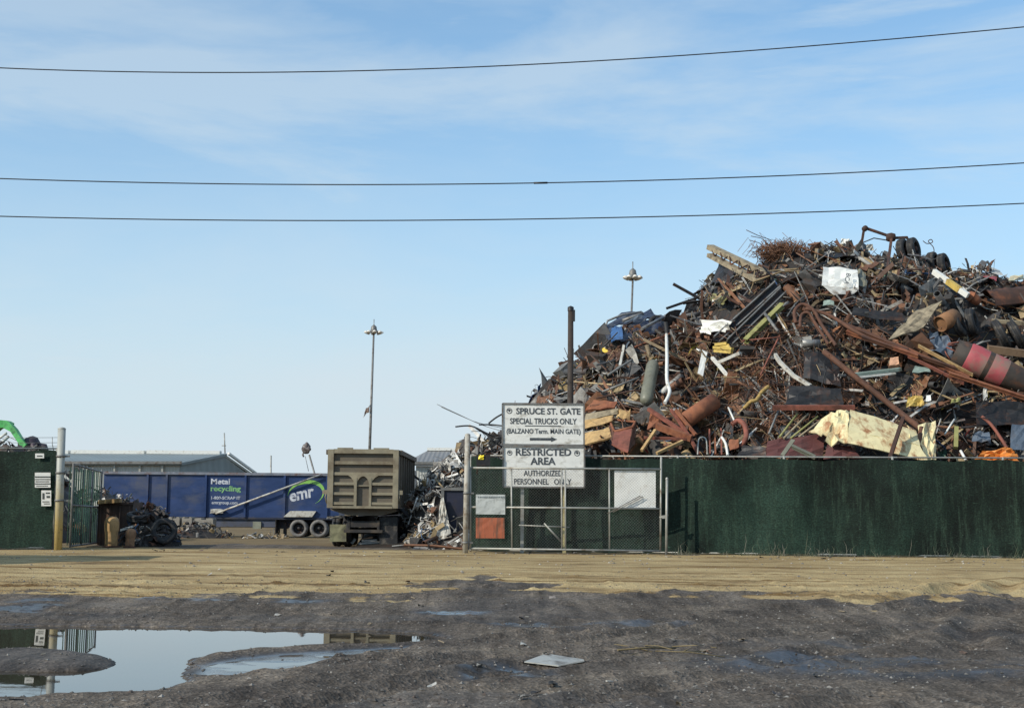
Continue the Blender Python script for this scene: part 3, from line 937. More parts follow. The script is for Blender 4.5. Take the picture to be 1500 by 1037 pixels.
notice('small white notice near the top of the left fence', 51.5, 664, 64.5, 671, [(54, 62, 667, 668.6)])
notice('white notice of stacked dark lines on the left fence', 51, 692, 74, 714, [(51.3, 73.7, 697.5, 699.3), (51.3, 73.7, 701.4, 702.6), (52, 72, 704.6, 705.8), (51.3, 73.7, 707.8, 709.2), (53, 70, 711, 712)])
notice('square white notice with a dark patch, lowest on the left fence', 60.5, 718, 75, 741, [(62, 65, 722, 731), (67, 73, 721, 723), (68, 73, 726, 729), (62, 72, 734, 735.2), (64, 73, 737, 738.2)])

# ------------------------------------------------------------------ power lines
def cable(label, pts, D, r=.0115):
    us = [p[0] for p in pts]; vs = [p[1] for p in pts]
    cf = np.polyfit(us, vs, 3)
    q = MB(); q.tube([P(u, float(np.polyval(cf, u)), D) for u in np.linspace(-250, 1750, 60)], r, 6, smooth=True)
    return q.build('power_line', M_cable), label


o, l = cable(0, [(0, 100), (180, 105), (330, 107), (500, 105), (700, 98), (900, 88), (1100, 75), (1300, 58), (1500, 40)], 26); tag(o, 'topmost black power line, climbing to the upper right corner', 'cable')
o, l = cable(0, [(0, 262), (200, 267), (350, 270), (560, 271), (790, 268), (1000, 263), (1250, 253), (1500, 239)], 26); tag(o, 'middle black power line with a small splice halfway', 'cable')
q = MB(); q.tube([P(782, 268.4, 25.99), P(802, 268, 25.99)], .02, 8); q.build('splice', M_cable, o)
o, l = cable(0, [(0, 317), (200, 321), (370, 323.5), (560, 323), (820, 320), (1100, 314), (1300, 307), (1500, 298)], 26); tag(o, 'lowest black power line, just above the top of the scrap heap', 'cable')

# ------------------------------------------------------------------ light masts
def mast(label, u0, v0, u1, v1, D, r, zfoot):
    tp = P(u0, v0, D); b0 = P(u1, v1, D); d = (tp - b0); b0 = b0 - d * ((b0.z - zfoot) / d.z)
    rt = root('light_mast', label, 'light mast', b0)
    q = MB(); q.tube([b0, tp], [r * 1.1, r * .6], 10); q.build('pole', M_galvdk, rt)
    R = 13 * D / F
    q = MB(); q.lathe([(R * .66, -.1), (R * .72, 0), (R * .66, .1), (R * .6, 0), (R * .66, -.1)], tp + V((0, 0, .1)), (0, 0, 1), 20)
    for k in range(4):
        a = k * math.pi / 2 + .3; q.bar(tp, tp + V((math.cos(a), math.sin(a), .05)) * R * .7, .12, .12)
    q.lathe([(.35, -.2), (.5, .3), (.4, .9), (.05, 1.2)], tp, (0, 0, 1), 10); q.tube([tp, tp + V((0, 0, 2.0))], .06, 5)
    q.build('head_ring', M_galvdk, rt)
    for k in range(8):
        a = k * math.pi / 4 + .2; c = tp + V((math.cos(a) * R * .86, math.sin(a) * R * .86, 0))
        q = MB(); q.lathe([(.08, .22), (.2, .16), (.34, -.12), (.3, -.18), (.001, -.14)], c, V((-math.cos(a) * .5, -math.sin(a) * .5, 1)), 10)
        q.build('floodlight', mat('pale lamp housing', S(206, 200, 190), .5), rt)
    return rt


m1 = mast('tall floodlight mast with a ragged flag, left of the heap', 547.5, 487, 541.5, 657, 205, .24, -.5)
mast('tall floodlight mast rising behind the left shoulder of the scrap heap', 927, 407, 925, 460, 165, .2, -.5)
q = MB(); q.sheet(P(542.5, 592, 204.8), P(535, 603, 204.7), P(532, 612, 204.7), P(540, 601, 204.8), 4, 4, .15, .02)
q.sheet(P(541, 596, 204.7), P(536, 598, 204.6), P(533.5, 606, 204.6), P(541, 604, 204.7), 3, 3, .12, .02)
tag(q.build('flag', mat('ragged cloth', S(150, 128, 116), .9, 0, .3, 1)), 'ragged flag hanging partway up the left light mast', 'flag')
for (u, v0, v1, D, lab, r) in ((328.5, 634, 700, 129, 'thin white aerial at the gable peak of the left warehouse', .06), (397, 667, 740, 150, 'thin grey mast standing alone right of the left warehouse', .09)):
    q = MB(); tp = P(u, v0, D); b0 = P(u, v1, D); b0.z = -.5 if r > .07 else P(u, 664, D).z; q.tube([b0, tp], r, 6)
    if r < .07: q.tube([tp + V((-.2, 0, -1.2)), tp + V((.2, 0, -1.2))], .04, 5)
    tag(q.build('aerial', M_galv), lab, 'aerial')

# ------------------------------------------------------------------ warehouses
M_roof = ribmat('grey roof sheeting', S(112, 122, 124), 0.7, 'X', .5)
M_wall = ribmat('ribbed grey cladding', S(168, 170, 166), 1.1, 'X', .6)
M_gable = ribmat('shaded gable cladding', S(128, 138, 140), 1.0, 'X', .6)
zf = -.5
D0 = 125
e0 = P(-60, 677.5, D0); e1 = P(262, 677.5, D0); rd0 = P(-60, 663, D0 + 9); ap = P(328, 664.2, D0 + 9); fe = P(384, 696, D0 + 18)
fe.z = e1.z - 1.2
wr = root('warehouse', 'long grey gabled warehouse behind the blue trailer on the left', 'building', V((e1.x, e1.y, zf)))
q = MB()
th = V((0, 0, -.25))
q.hexa([e0 + th, e1 + th + V((.3, 0, 0)), ap + th + V((.3, 0, 0)), rd0 + th], [e0, e1 + V((.3, 0, 0)), ap + V((.3, 0, 0)), rd0])
bk = V((rd0.x, fe.y, fe.z))
q.hexa([rd0 + th, ap + th, fe + th, bk + th], [rd0, ap, fe, bk])
q.build('roof', M_roof, wr)
q = MB(); i0 = e0 + V((0, .4, -.25)); i1 = e1 + V((0, .4, -.25))
q.hexa([V((i0.x, i0.y, zf)), V((i1.x, i1.y, zf)), V((i1.x, i1.y + .3, zf)), V((i0.x, i0.y + .3, zf))], [i0, i1, i1 + V((0, .3, 0)), i0 + V((0, .3, 0))])
q.build('wall', M_wall, wr)
q = MB(); g0 = e1 + V((.05, .4, -.3)); g1 = ap + V((.05, 0, -.3)); g2 = fe + V((-.2, -.3, -.3))
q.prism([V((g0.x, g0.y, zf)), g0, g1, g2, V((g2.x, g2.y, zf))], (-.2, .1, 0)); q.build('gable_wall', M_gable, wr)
q = MB(); q.bar(e0 + V((0, -.12, 0)), e1 + V((.3, -.12, 0)), .25, .25); q.build('gutter', M_galvdk, wr)
q = MB()
for k in range(3):
    c = rd0 + (ap - rd0) * (.28 + k * .285); q.box(c + V((0, 0, .1)), ((ap - rd0).length * .275, 1.0, .34))
q.build('ridge_vent', M_white, wr)
q = MB(); q.bar(ap + V((.45, -.05, .02)), fe + V((.3, 0, .02)), .22, .22); q.build('verge', M_white, wr)
q = MB()
for u in (128, 168, 205, 238):
    q.bar(P(u, 679, D0 + .2), V((P(u, 679, D0 + .2).x, D0 + .2, zf)), .18, .14)
q.build('downpipe', M_galv, wr)
D1 = 135
r1 = root('warehouse', 'low grey hipped warehouse between the dump trailer and the gate', 'building', V((P(640, 700, D1).x, D1, zf)))
q = MB(); a, b_ = P(600, 678, D1), P(800, 679, D1); c_, d_ = P(800, 660.5, D1 + 9), P(626, 660, D1 + 9)
q.hexa([a + th, b_ + th, c_ + th, d_ + th], [a, b_, c_, d_]); hb = V((a.x - 3, D1 + 18, a.z))
q.prism([a, d_, hb], (0, 0, -.25))
q.build('roof', ribmat('brown grey roofing', S(120, 120, 120), .7), r1)
q = MB(); q.box(((a.x + b_.x) / 2 + .4, D1 + .6, (a.z - .25 + zf) / 2), (b_.x - a.x - .4, .3, a.z - .25 - zf)); q.build('wall', M_wall, r1)
q = MB(); q.bar(d_ + V((0, 0, .15)), c_ + V((0, 0, .15)), .8, .3); q.build('ridge_vent', M_white, r1)
q = MB(); q.bar(a + V((0, -.12, 0)), b_ + V((0, -.12, 0)), .25, .25); q.build('gutter', M_galvdk, r1)

# ------------------------------------------------------------------ vehicles
def wheel(parent, c, axis, R, wd, mt, mr, n=28):
    """dished rim with its tyre as a sub-part; c is the centre of the outer face"""
    ax = V(axis).normalized()
    q = MB(); q.lathe([(0.001, -wd * .25), (R * .16, -wd * .22), (R * .2, -wd * .42), (R * .5, -wd * .45), (R * .56, -wd * .1), (R * .60, -wd * .06), (R * .6, -wd)], c, ax, n)
    for k in range(8):
        a = k * math.pi / 4; u = ax.orthogonal().normalized(); v_ = ax.cross(u)
        q.lathe([(.018, -wd * .44), (.018, -wd * .36), (.001, -wd * .36)], V(c) + (u * math.cos(a) + v_ * math.sin(a)) * R * .36, ax, 6)
    o = q.build('wheel', mr, parent)
    q = MB(); q.lathe([(R * .58, -wd * .12), (R * .68, 0), (R * .86, 0.01), (R * .97, -wd * .1), (R, -wd * .2), (R, -wd * .36), (R * .975, -wd * .38), (R * .975, -wd * .42), (R, -wd * .44), (R, -wd * .8), (R * .9, -wd), (R * .58, -wd * .95)], c, ax, n)
    q.build('tyre', mt, o)
    return o


# blue scrap trailer, side on
TD = 70.0
kx = TD / F
M_blue = mat('blue trailer paint', S(30, 54, 98), .5, .05, .22, 1.2, S(70, 76, 96), .45, .5, (1, 1, 2))
M_bluedk = mat('dark blue frame paint', S(38, 44, 62), .6, .1, .2, 2, S(66, 62, 62), .4, 1)
gzt = gz(TD)
a = P(150, 757, TD); xL, xR = a.x, P(496, 757, TD).x
z0 = P(320, 757, TD).z; z1 = P(320, 694.5, TD).z
bt = root('scrap_trailer', 'long blue open top scrap trailer with a white and green logo, side on', 'trailer', V(((xL + xR) / 2, TD + 1.25, gzt)))
q = MB()
q.hexa([(xL, TD, z0), (xR, TD, z0), (xR, TD + 2.5, z0), (xL, TD + 2.5, z0)], [(xL, TD, z0 + .08), (xR, TD, z0 + .08), (xR, TD + 2.5, z0 + .08), (xL, TD + 2.5, z0 + .08)])
for yy in (TD, TD + 2.44):
    q.box(((xL + xR) / 2, yy + .03, (z0 + z1) / 2 + .04), (xR - xL, .06, z1 - z0 - .08))
for xx in (xL + .03, xR - .03):
    q.box((xx, TD + 1.25, (z0 + z1) / 2 + .04), (.06, 2.38, z1 - z0 - .08))
q.build('body', M_blue, bt)
q = MB()
for yy in (TD - .05, TD + 2.55):
    q.box(((xL + xR) / 2, yy, z1 + .03), (xR - xL + .1, .12, .13))
for xx in (xL - .04, xR + .04):
    q.box((xx, TD + 1.25, z1 + .03), (.1, 2.46, .13))
q.build('top_rail', mat('rubbed blue grey rail', S(122, 126, 136), .5, .2, .3, 4, S(96, 66, 52), .45, 2), bt)
for u in (216, 244, 301.5, 359.5, 417, 479):
    x = P(u, 725, TD).x
    q = MB(); q.hexa([(x - .07, TD - .001, z0), (x + .07, TD - .001, z0), (x + .05, TD - .1, z0), (x - .05, TD - .1, z0)], [(x - .07, TD - .001, z1 - .04), (x + .07, TD - .001, z1 - .04), (x + .05, TD - .1, z1 - .04), (x - .05, TD - .1, z1 - .04)])
    q.build('rib', M_blue, bt)
q = MB()
for yy in (TD + .55, TD + 1.85):
    q.ibeam(((xL), yy, z0 - .27), ((xR), yy, z0 - .27), .18, .5)
for k in range(12):
    x = xL + .5 + k * (xR - xL - 1) / 11; q.box((x, TD + 1.25, z0 - .07), (.1, 2.4, .12))
q.box(((xL + xR) / 2, TD + .05, z0 - .05), (xR - xL, .14, .1))
q.build('chassis', M_bluedk, bt)
q = MB(); p0, p1, p2, p3 = P(415, 757, TD - .15), P(457, 757, TD - .15), P(463, 748.5, TD - .15), P(425, 748, TD - .15); bk = V((0, .9, 0))
q.hexa([p0, p1, p1 + bk, p0 + bk], [p3, p2, p2 + bk, p3 + bk]); q.build('fender', M_whitedirty, bt)
for u in (437.5, 467.2):
    for (yy, sg_) in ((TD - .05, -1), (TD + 2.55, 1)):
        c = V((P(u, 774, TD).x, yy, gzt + .47)); wheel(bt, c, (0, sg_, 0), .47, .5, M_tyre_dust, M_dark)
for u in (437.5, 467.2):
    x = P(u, 774, TD).x; q = MB(); q.tube([(x, TD + .2, gzt + .47), (x, TD + 2.3, gzt + .47)], .09, 8); q.bar((x - .6, TD + .5, gzt + .66), (x + .6, TD + .5, gzt + .66), .1, .12); q.build('axle', M_dark, bt)
q = MB(); q.box(P(377, 769, TD + .15), (.42, .3, .36)); q.build('tool_box', mat('grey tool box', S(124, 126, 112), .6), bt)
q = MB()
for u in (408, 418):
    p = P(u, 762, TD + .5); q.box((p.x, TD + .5, (z0 + gzt) / 2 - .1), (.16, .16, z0 - gzt - .3)); q.box((p.x, TD + .5, gzt + .06), (.32, .3, .08))
q.box((P(413, 770, TD).x, TD + .5, gzt + .5), (.5, .12, .12)); q.build('landing_leg', M_dark, bt)
q = MB(); q.box(P(405, 772, TD + .1), (.04, .6, .75)); q.build('mud_flap', M_black, bt)
q = MB(); q.tube([P(316, 752, TD - .2), P(470, 695, TD - .2)], .048, 8); q.build('tarp_arm', M_whitedirty, bt)
q = MB(); q.box(P(318, 748.5, TD - .12), (.62, .2, .2)); q.tube([P(308, 752, TD - .14), P(312, 746, TD - .14), P(324, 745.5, TD - .14)], .03, 6); q.build('arm_bracket', M_whitedirty, bt)
exx, eyy = V((1, 0, 0)), V((0, 0, 1))
sgn_w = MB(); sgn_g = MB()
def bt_text(mbx, txt, u0, vb, u1, vt, bold):
    o = P(u0, vb, TD); o.y = TD - .004; e = P(u1, vt, TD)
    put_text(mbx, txt, o, exx, eyy, e.x - o.x, e.z - o.z, bold)
bt_text(sgn_w, 'Metal', 309, 709, 337, 701, .03)
M_wv = mat('white vinyl', S(190, 194, 202), .5, 0, .1, 3, S(92, 98, 124), .42, 5)
sgn_w.build('white_lettering', M_wv, bt); sgn_w = MB()
bt_text(sgn_g, 'recycling', 308.5, 721.5, 353, 711.5, .03)
bt_text(sgn_w, '1-800-SCRAP IT', 309.5, 731.2, 352, 727, .018)
sgn_w.build('white_lettering', M_wv, bt); sgn_w = MB()
bt_text(sgn_w, 'emrgroup.com', 310, 739.5, 348, 735.2, .014)
# leaning logo word
sgn_w.build('white_lettering', M_wv, bt); sgn_w = MB()
an = math.radians(13); ex2 = V((math.cos(an), 0, math.sin(an))); ey2 = V((-math.sin(an) * .5, 0, math.cos(an)))
o = P(425, 735.5, TD); o.y = TD - .004
put_text(sgn_w, 'emr', o, ex2, ey2, 1.26, .46, .03)
sgn_w.build('logo_word', M_wv, bt)
sgn_g.build('green_lettering', mat('green vinyl', S(122, 174, 112), .5, 0, .1, 3, S(70, 92, 100), .42, 5), bt)
c = P(448.5, 722.5, TD); c.y = TD - .006
outer = []; inner = []
for k in range(41):
    s_ = k / 40; ang = math.radians(172 - s_ * 240); th_ = .02 + .19 * math.sin(math.pi * min(1, s_ * 1.05)) ** 1.3
    tilt = math.radians(14); rx, rz = .95, .66
    for (L_, k_) in ((outer, 0), (inner, th_)):
        x, z = (rx - k_) * math.cos(ang), (rz - k_ * .9) * math.sin(ang)
        L_.append(c + V((x * math.cos(tilt) - z * math.sin(tilt), 0, x * math.sin(tilt) + z * math.cos(tilt))))
q = MB()
for k in range(40):
    q.hexa([inner[k], inner[k + 1], outer[k + 1], outer[k]], [p + V((0, -.004, 0)) for p in (inner[k], inner[k + 1], outer[k + 1], outer[k])])
q.build('logo_ring', mat('logo green', S(132, 186, 92), .5, 0, .1, 3, S(86, 112, 90), .3, 4), bt)

q = MB(); q.box((P(352, 765, TD).x, TD + .12, z0 - .28), (P(405, 765, TD).x - P(300, 765, TD).x, .06, .42)); q.build('side_skirt', mat('slate skirt', S(74, 80, 98), .6, 0, .2, 2, S(60, 58, 58), .4, 1), bt)
# grey dump truck seen from behind
DD = 46.0
M_olive = mat('olive grey body paint', S(134, 126, 106), .6, .05, .18, 2.5, S(104, 92, 74), .5, 1.2)
M_olive_shade = mat('shade darkened body paint', S(98, 90, 78), .65, .05, .2, 2.5, S(88, 78, 64), .5, 1.2)  # body paint darkened so the tailgate recesses read as shade
M_frame = mat('black chassis paint', S(40, 38, 38), .65, .1, .3, 4, S(84, 74, 62), .45, 2)
gzd = gz(DD)
xl, xr = P(481, 720, DD).x, P(583.5, 720, DD).x; zt_, zb_ = P(530, 658.5, DD).z, P(530, 743.5, DD).z
dt = root('dump_truck', 'grey dump truck from behind with an arched panel in its ribbed tailgate', 'truck', V(((xl + xr) / 2, DD + 3, gzd)))
LEN = 7.2
q = MB()
for xx in (xl + .04, xr - .04):
    q.box((xx, DD + .06 + LEN / 2, (zt_ + zb_) / 2 - .06), (.08, LEN, zt_ - zb_ - .16))
q.box(((xl + xr) / 2, DD + LEN + .02, (zt_ + zb_) / 2), (xr - xl, .08, zt_ - zb_ - .1))
q.box(((xl + xr) / 2, DD + .1 + LEN / 2, zb_ + .05), (xr - xl - .17, LEN - .1, .1))
q.build('dump_body', mat('grey side paint', S(126, 122, 114), .6, .05, .2, 2, S(96, 86, 74), .5, 1), dt)
q = MB()
for xx in (xl - .03, xr + .03):
    q.box((xx, DD + LEN / 2, zt_ - .09), (.14, LEN + .1, .16))
    for k in range(7):
        q.box((xx, DD + .5 + k * 1.05, (zt_ + zb_) / 2 - .08), (.06, .1, zt_ - zb_ - .2))
q.build('side_rib', M_olive_shade, dt)
ct = MB()
tg = MB(); tg.box(((xl + xr) / 2, DD, (zt_ + zb_) / 2), (xr - xl, .07, zt_ - zb_)); tgo = tg.build('tailgate', M_olive_shade, dt)
tr_ = MB()
def PX(u): return P(u, 700, DD).x
def PV(v): return P(532, v, DD).z
def trail(u0, u1, v0, v1, dep=.1):
    tr_.box(((PX(u0) + PX(u1)) / 2, DD - .035 - dep / 2 - .001, (PV(v0) + PV(v1)) / 2), (PX(u1) - PX(u0), dep, PV(v0) - PV(v1)))
trail(480.5, 489, 658.5, 744, .13); trail(576, 584, 658.5, 744, .13)
trail(489, 576, 658, 664.3, .12); trail(489, 576, 741, 744.5, .14)
trail(489, 576, 675.6, 680.3); trail(489, 576, 691.8, 696.2)
for v in (708.5, 723, 737.3):
    trail(489, 519.5, v - 2, v + 2); trail(545, 576, v - 2, v + 2)
trail(519.5, 523.5, 700, 741, .12); trail(541.5, 545, 700, 741, .12); trail(523.5, 541.5, 710.5, 712.2, .08)
tr_.build('tailgate_rib', M_olive, tgo)
# arch: band of plate with a pointed opening
q = MB(); yA = DD - .036
arc = [(523.5, 711), (524.3, 705), (526.5, 701), (529.5, 698.3), (532.5, 697.2), (535.5, 698.3), (538.5, 701), (540.7, 705), (541.5, 711)]
outp = [(519, 711), (518.5, 704), (515, 699.5), (510.5, 696.3), (532.5, 696.3), (555, 696.3), (550, 699.5), (546, 704), (545.5, 711)]
for k in range(8):
    aa = [outp[k], outp[k + 1], arc[k + 1], arc[k]]
    pts = [V((PX(u), yA, PV(v))) for u, v in aa]
    q.prism(pts, (0, -.105, 0))
q.build('arch_plate', M_olive, tgo)
for (u, sg_) in ((480, -1), (584, 1)):
    q = MB(); q.box((PX(u), DD - .06, PV(721)), (.3, .14, .14)); q.tube([(PX(u), DD - .1, PV(718)), (PX(u) + sg_ * .05, DD - .12, PV(728)), (PX(u), DD - .1, PV(738))], .022, 6); q.build('latch', M_olive, tgo)
for u in (505, 558):
    q = MB(); q.box((PX(u), DD - .02, zt_ + .03), (.52, .1, .06)); q.build('top_hinge', M_olive, tgo)
q = MB(); q.prism([V((PX(483), DD + .2, PV(744.6))), V((PX(580), DD + .2, PV(744.6))), V((PX(580), DD + .2, PV(749))), V((PX(558), DD + .2, PV(755))), V((PX(510), DD + .2, PV(755))), V((PX(485), DD + .2, PV(747.5)))], (0, LEN - .4, 0)); q.build('belly', M_olive_shade, dt)
q = MB()
for xx in (-.42, .42):
    q.ibeam(((xl + xr) / 2 + xx * 1.0 - 0 + V((0, 0, 0)).x, DD + .3, zb_ - .42) if False else ((xl + xr) / 2 + xx, DD + .3, zb_ - .45), ((xl + xr) / 2 + xx, DD + LEN + 3.5, zb_ - .45), .12, .3)
q.box(((xl + xr) / 2, DD + .32, zb_ - .55), (1.0, .12, .2)); q.box(((xl + xr) / 2, DD + .25, zb_ - .78), (1.3, .12, .1))
for xx in (-.5, .5): q.box(((xl + xr) / 2 + xx, DD + .28, zb_ - .62), (.08, .08, .4))
q.build('chassis', M_frame, dt)
for (ua, va, ub, vb, mm_) in ((483, 768, 507, 793, mat('pale mud flap', S(122, 120, 92), .8, 0, .2, 3, S(78, 74, 62), .5, 2)), (556, 757, 582, 797, M_black)):  # left flap paler, right flap black
    q = MB(); q.sheet(P(ua, vb, DD + .35), P(ub, vb, DD + .35), P(ub, va, DD + .35), P(ua, va, DD + .35), 4, 4, .012, .02); q.build('mud_flap', mm_, dt)
for yy in (DD + 1.1, DD + 2.5, DD + LEN + 3.0):
    for sg_ in (-1, 1):
        for inn in ((0, .36) if yy < DD + LEN else (0,)):
            xx = xl + .06 + inn if sg_ < 0 else xr - .06 - inn
            wheel(dt, V((xx, yy, gzd + .52)), (sg_, 0, 0), .52, .3, M_black, M_frame, 24)
    q = MB(); q.tube([(xl + .3, yy, gzd + .52), (xr - .3, yy, gzd + .52)], .1, 8); q.build('axle', M_frame, dt)
q = MB()
cx = (xl + xr) / 2
q.prism([V((cx - 1.1, DD + LEN + 1.3, gzd + .9)), V((cx - 1.1, DD + LEN + 1.3, gzd + 2.8)), V((cx - 1.1, DD + LEN + 2.7, gzd + 2.8)), V((cx - 1.1, DD + LEN + 3.0, gzd + 1.9)), V((cx - 1.1, DD + LEN + 4.4, gzd + 1.7)), V((cx - 1.1, DD + LEN + 4.5, gzd + .7)), V((cx - 1.1, DD + LEN + 1.3, gzd + .7))], (2.2, 0, 0)); q.build('cab', mat('dark cab paint', S(70, 74, 84), .4, .1, .1), dt)
q = MB(); q.box(P(603.5, 714, DD + LEN + 2.4), (.2, .1, .75)); q.tube([P(603.5, 702, DD + LEN + 2.4), P(596, 700, DD + LEN + 2.2)], .03, 6); q.tube([P(603.5, 726, DD + LEN + 2.4), P(596, 727, DD + LEN + 2.2)], .03, 6); q.build('mirror', M_whitedirty, dt)
q = MB(); q.sheet(P(478, 760, DD + .5), P(503, 759, DD + .5), P(500, 755.5, DD + .5), P(479, 756, DD + .5), 5, 3, .05, .03); q.build('fender', M_greysheet, dt)
q = MB()
for (u0, v0, u1, v1) in ((515, 796, 520, 789), (525, 796, 556, 794), (530, 792, 552, 791)):
    q.bar(P(u0, v0, DD + .7), P(u1, v1, DD + .75), .12, .07)
q.build('tow_bar', M_greysheet, dt)

# ------------------------------------------------------------------ clutter generator
PAL = {'dark': [(.020, .020, .022), (.03, .028, .027), (.045, .04, .036)], 'grey': [(.10, .10, .10), (.14, .138, .13), (.07, .07, .072)], 'light': [(.34, .33, .31), (.24, .235, .22), (.42, .41, .38)],
       'rust': [(.11, .050, .028), (.07, .036, .024), (.15, .070, .036)], 'orange': [(.17, .075, .035), (.22, .10, .05), (.13, .06, .033)], 'tan': [(.26, .19, .10), (.20, .15, .09), (.32, .24, .13)],
       'white': [(.62, .61, .58), (.5, .49, .46)], 'blue': [(.03, .07, .16), (.05, .10, .18)], 'yellow': [(.48, .36, .05), (.36, .32, .09)], 'red': [(.25, .03, .03)], 'green': [(.05, .11, .08)]}


def pick(rnd, wts):
    k = rnd.choices(list(wts), list(wts.values()))[0]
    c = rnd.choice(PAL[k]); f = rnd.uniform(.75, 1.3)
    return tuple(x * f for x in c)


def rdir(rnd, nrm, flat=0.55):
    d = V((rnd.gauss(0, 1), rnd.gauss(0, 1), rnd.gauss(0, 1)))
    d = d - nrm * d.dot(nrm) * flat
    return d.normalized()


def clutter(mb, p, nrm, rnd, wts, big=1.0, kinds=(4, 3, 2, 1, 1, 1.2)):
    k = rnd.choices(('rod', 'plate', 'curl', 'box', 'pipe', 'strip'), kinds)[0]
    mb.col = pick(rnd, wts)
    p = V(p)
    if k == 'box' and max(mb.col) > .35: k = 'strip'
    if k == 'rod':
        L = big * rnd.uniform(.4, 1.0) * (1 + 1.6 * rnd.random() ** 4); d = rdir(rnd, nrm); r = rnd.uniform(.008, .03) * big ** .5
        m_ = p + rdir(rnd, nrm) * L * .12
        a, b_ = p - d * L * .5 + nrm * rnd.uniform(-.1, .15), p + d * L * .5 + nrm * rnd.uniform(-.1, .25)
        mb.tube([a, m_, b_], r, 4, smooth=False)
    elif k == 'plate':
        d = rdir(rnd, nrm, .5); e = d.cross(rdir(rnd, nrm, .2)).normalized(); a = big * rnd.uniform(.12, .5); b_ = big * rnd.uniform(.08, .3)
        mb.sheet(p - d * a - e * b_, p + d * a - e * b_ * rnd.uniform(.4, 1.1), p + d * a * rnd.uniform(.5, 1) + e * b_, p - d * a * rnd.uniform(.6, 1) + e * b_, 3, 2, .06 * big, .012, rnd)
    elif k == 'curl':
        d = rdir(rnd, nrm, .4); e = d.cross(rdir(rnd, nrm, .2)).normalized(); R = big * rnd.uniform(.1, .4); t0 = rnd.uniform(0, 6); sp = rnd.uniform(1.5, 5)
        pts = [p + d * (R * math.cos(t0 + sp * i / 7)) + e * (R * rnd.uniform(.7, 1.1) * math.sin(t0 + sp * i / 7)) + nrm * (.08 * i / 7 * big) for i in range(8)]
        mb.tube(pts, rnd.uniform(.006, .02), 4, smooth=False)
    elif k == 'box':
        d = rdir(rnd, nrm, .2); a = d.orthogonal().normalized(); b_ = d.cross(a); sz = [big * rnd.uniform(.06, .26) for _ in range(3)]
        R = Matrix((d, a, b_)).transposed()
        pts = []
        for z in (-1, 1):
            for (x, y) in ((-1, -1), (1, -1), (1, 1), (-1, 1)):
                pts.append(p + R @ V((x * sz[0] * rnd.uniform(.7, 1.1), y * sz[1] * rnd.uniform(.7, 1.1), z * sz[2] * rnd.uniform(.6, 1.1))))
        mb.hexa(pts[:4], pts[4:])
    elif k == 'pipe':
        d = rdir(rnd, nrm, .4); L = big * rnd.uniform(.3, .9); r = big * rnd.uniform(.03, .09)
        mb.lathe([(r * .85, 0), (r, 0), (r, L), (r * .85, L), (r * .85, 0)], p - d * L / 2, d, 9, True)
    else:
        d = rdir(rnd, nrm, .5); u = rdir(rnd, nrm, 0); L = big * rnd.uniform(.4, 1.3); wd = rnd.uniform(.04, .13) * big ** .5
        mb.bar(p - d * L / 2, p + d * L * .1 + nrm * .04, wd, .015, u); mb.bar(p + d * L * .1 + nrm * .04, p + d * L / 2 + rdir(rnd, nrm) * .15, wd, .015, u)


def mound_mesh(mb, H, x0, x1, y0, y1, n, m_, col):
    vs = []; fs = []
    for j in range(m_ + 1):
        for i in range(n + 1):
            x = x0 + (x1 - x0) * i / n; y = y0 + (y1 - y0) * j / m_
            vs.append((x, y, H(x, y)))
    for j in range(m_):
        for i in range(n):
            fs.append((j * (n + 1) + i, j * (n + 1) + i + 1, (j + 1) * (n + 1) + i + 1, (j + 1) * (n + 1) + i))
    mb.col = col; mb.add(vs, fs)


def hnorm(H, x, y):
    e = .4
    return V((-(H(x + e, y) - H(x - e, y)) / (2 * e), -(H(x, y + e) - H(x, y - e)) / (2 * e), 1)).normalized()


# the great heap: height field under the photographed skyline
YC = 56.0
SKY = [(560, 760), (640, 742), (690, 676), (735, 660), (770, 632), (785, 600), (800, 584), (850, 538), (880, 504), (905, 486), (960, 486), (1005, 474), (1030, 456), (1044, 410), (1060, 400), (1105, 394), (1120, 378), (1180, 372), (1240, 374), (1330, 384), (1400, 410), (1440, 412), (1500, 420), (1600, 440), (1750, 530), (1950, 700), (2050, 760)]
SXX = [P(u, v, YC).x for u, v in SKY]; SZZ = [P(u, v, YC).z for u, v in SKY]


def HH(x, y):
    c_ = np.interp(x, SXX, SZZ)
    yf = 43.6; t_ = (y - yf) / (YC - yf)
    if y <= YC:
        s_ = math.sin(math.pi / 2 * max(0, min(1, t_))) ** .92
    else:
        s_ = math.cos(math.pi / 2 * min(1, (y - YC) / 17)) ** .8
    z = gz(y) - .3 + (c_ - gz(y) + .3) * s_
    am = max(0, min(1, s_ * 2)) * max(0, min(1, (c_ - 1) / 2))
    bmp_ = mnoise.noise((x * .45, y * .45, 3.3)) * .7 + mnoise.noise((x * 1.1, y * 1.1, 7.3)) * .35
    return z + am * bmp_ * (0.8 if y < YC - 2 else .35)


def hp(u, v, lift=0.35):
    lift = lift * 1.3 + .05
    return hpx_(u, v, lift)


def hpx_(u, v, lift):
    """point on the face of the heap seen at a photo pixel, lifted off it"""
    d = ray(u, v); y = 43.0
    while y < 57:
        p = EYE + d * (y / d.y)
        if p.z <= HH(p.x, p.y):
            break
        y += .1
    y = min(y, YC - .3)
    p = EYE + d * (y / d.y)
    k = lift / max(1e-6, (p - EYE).length)
    return p - (p - EYE) * k


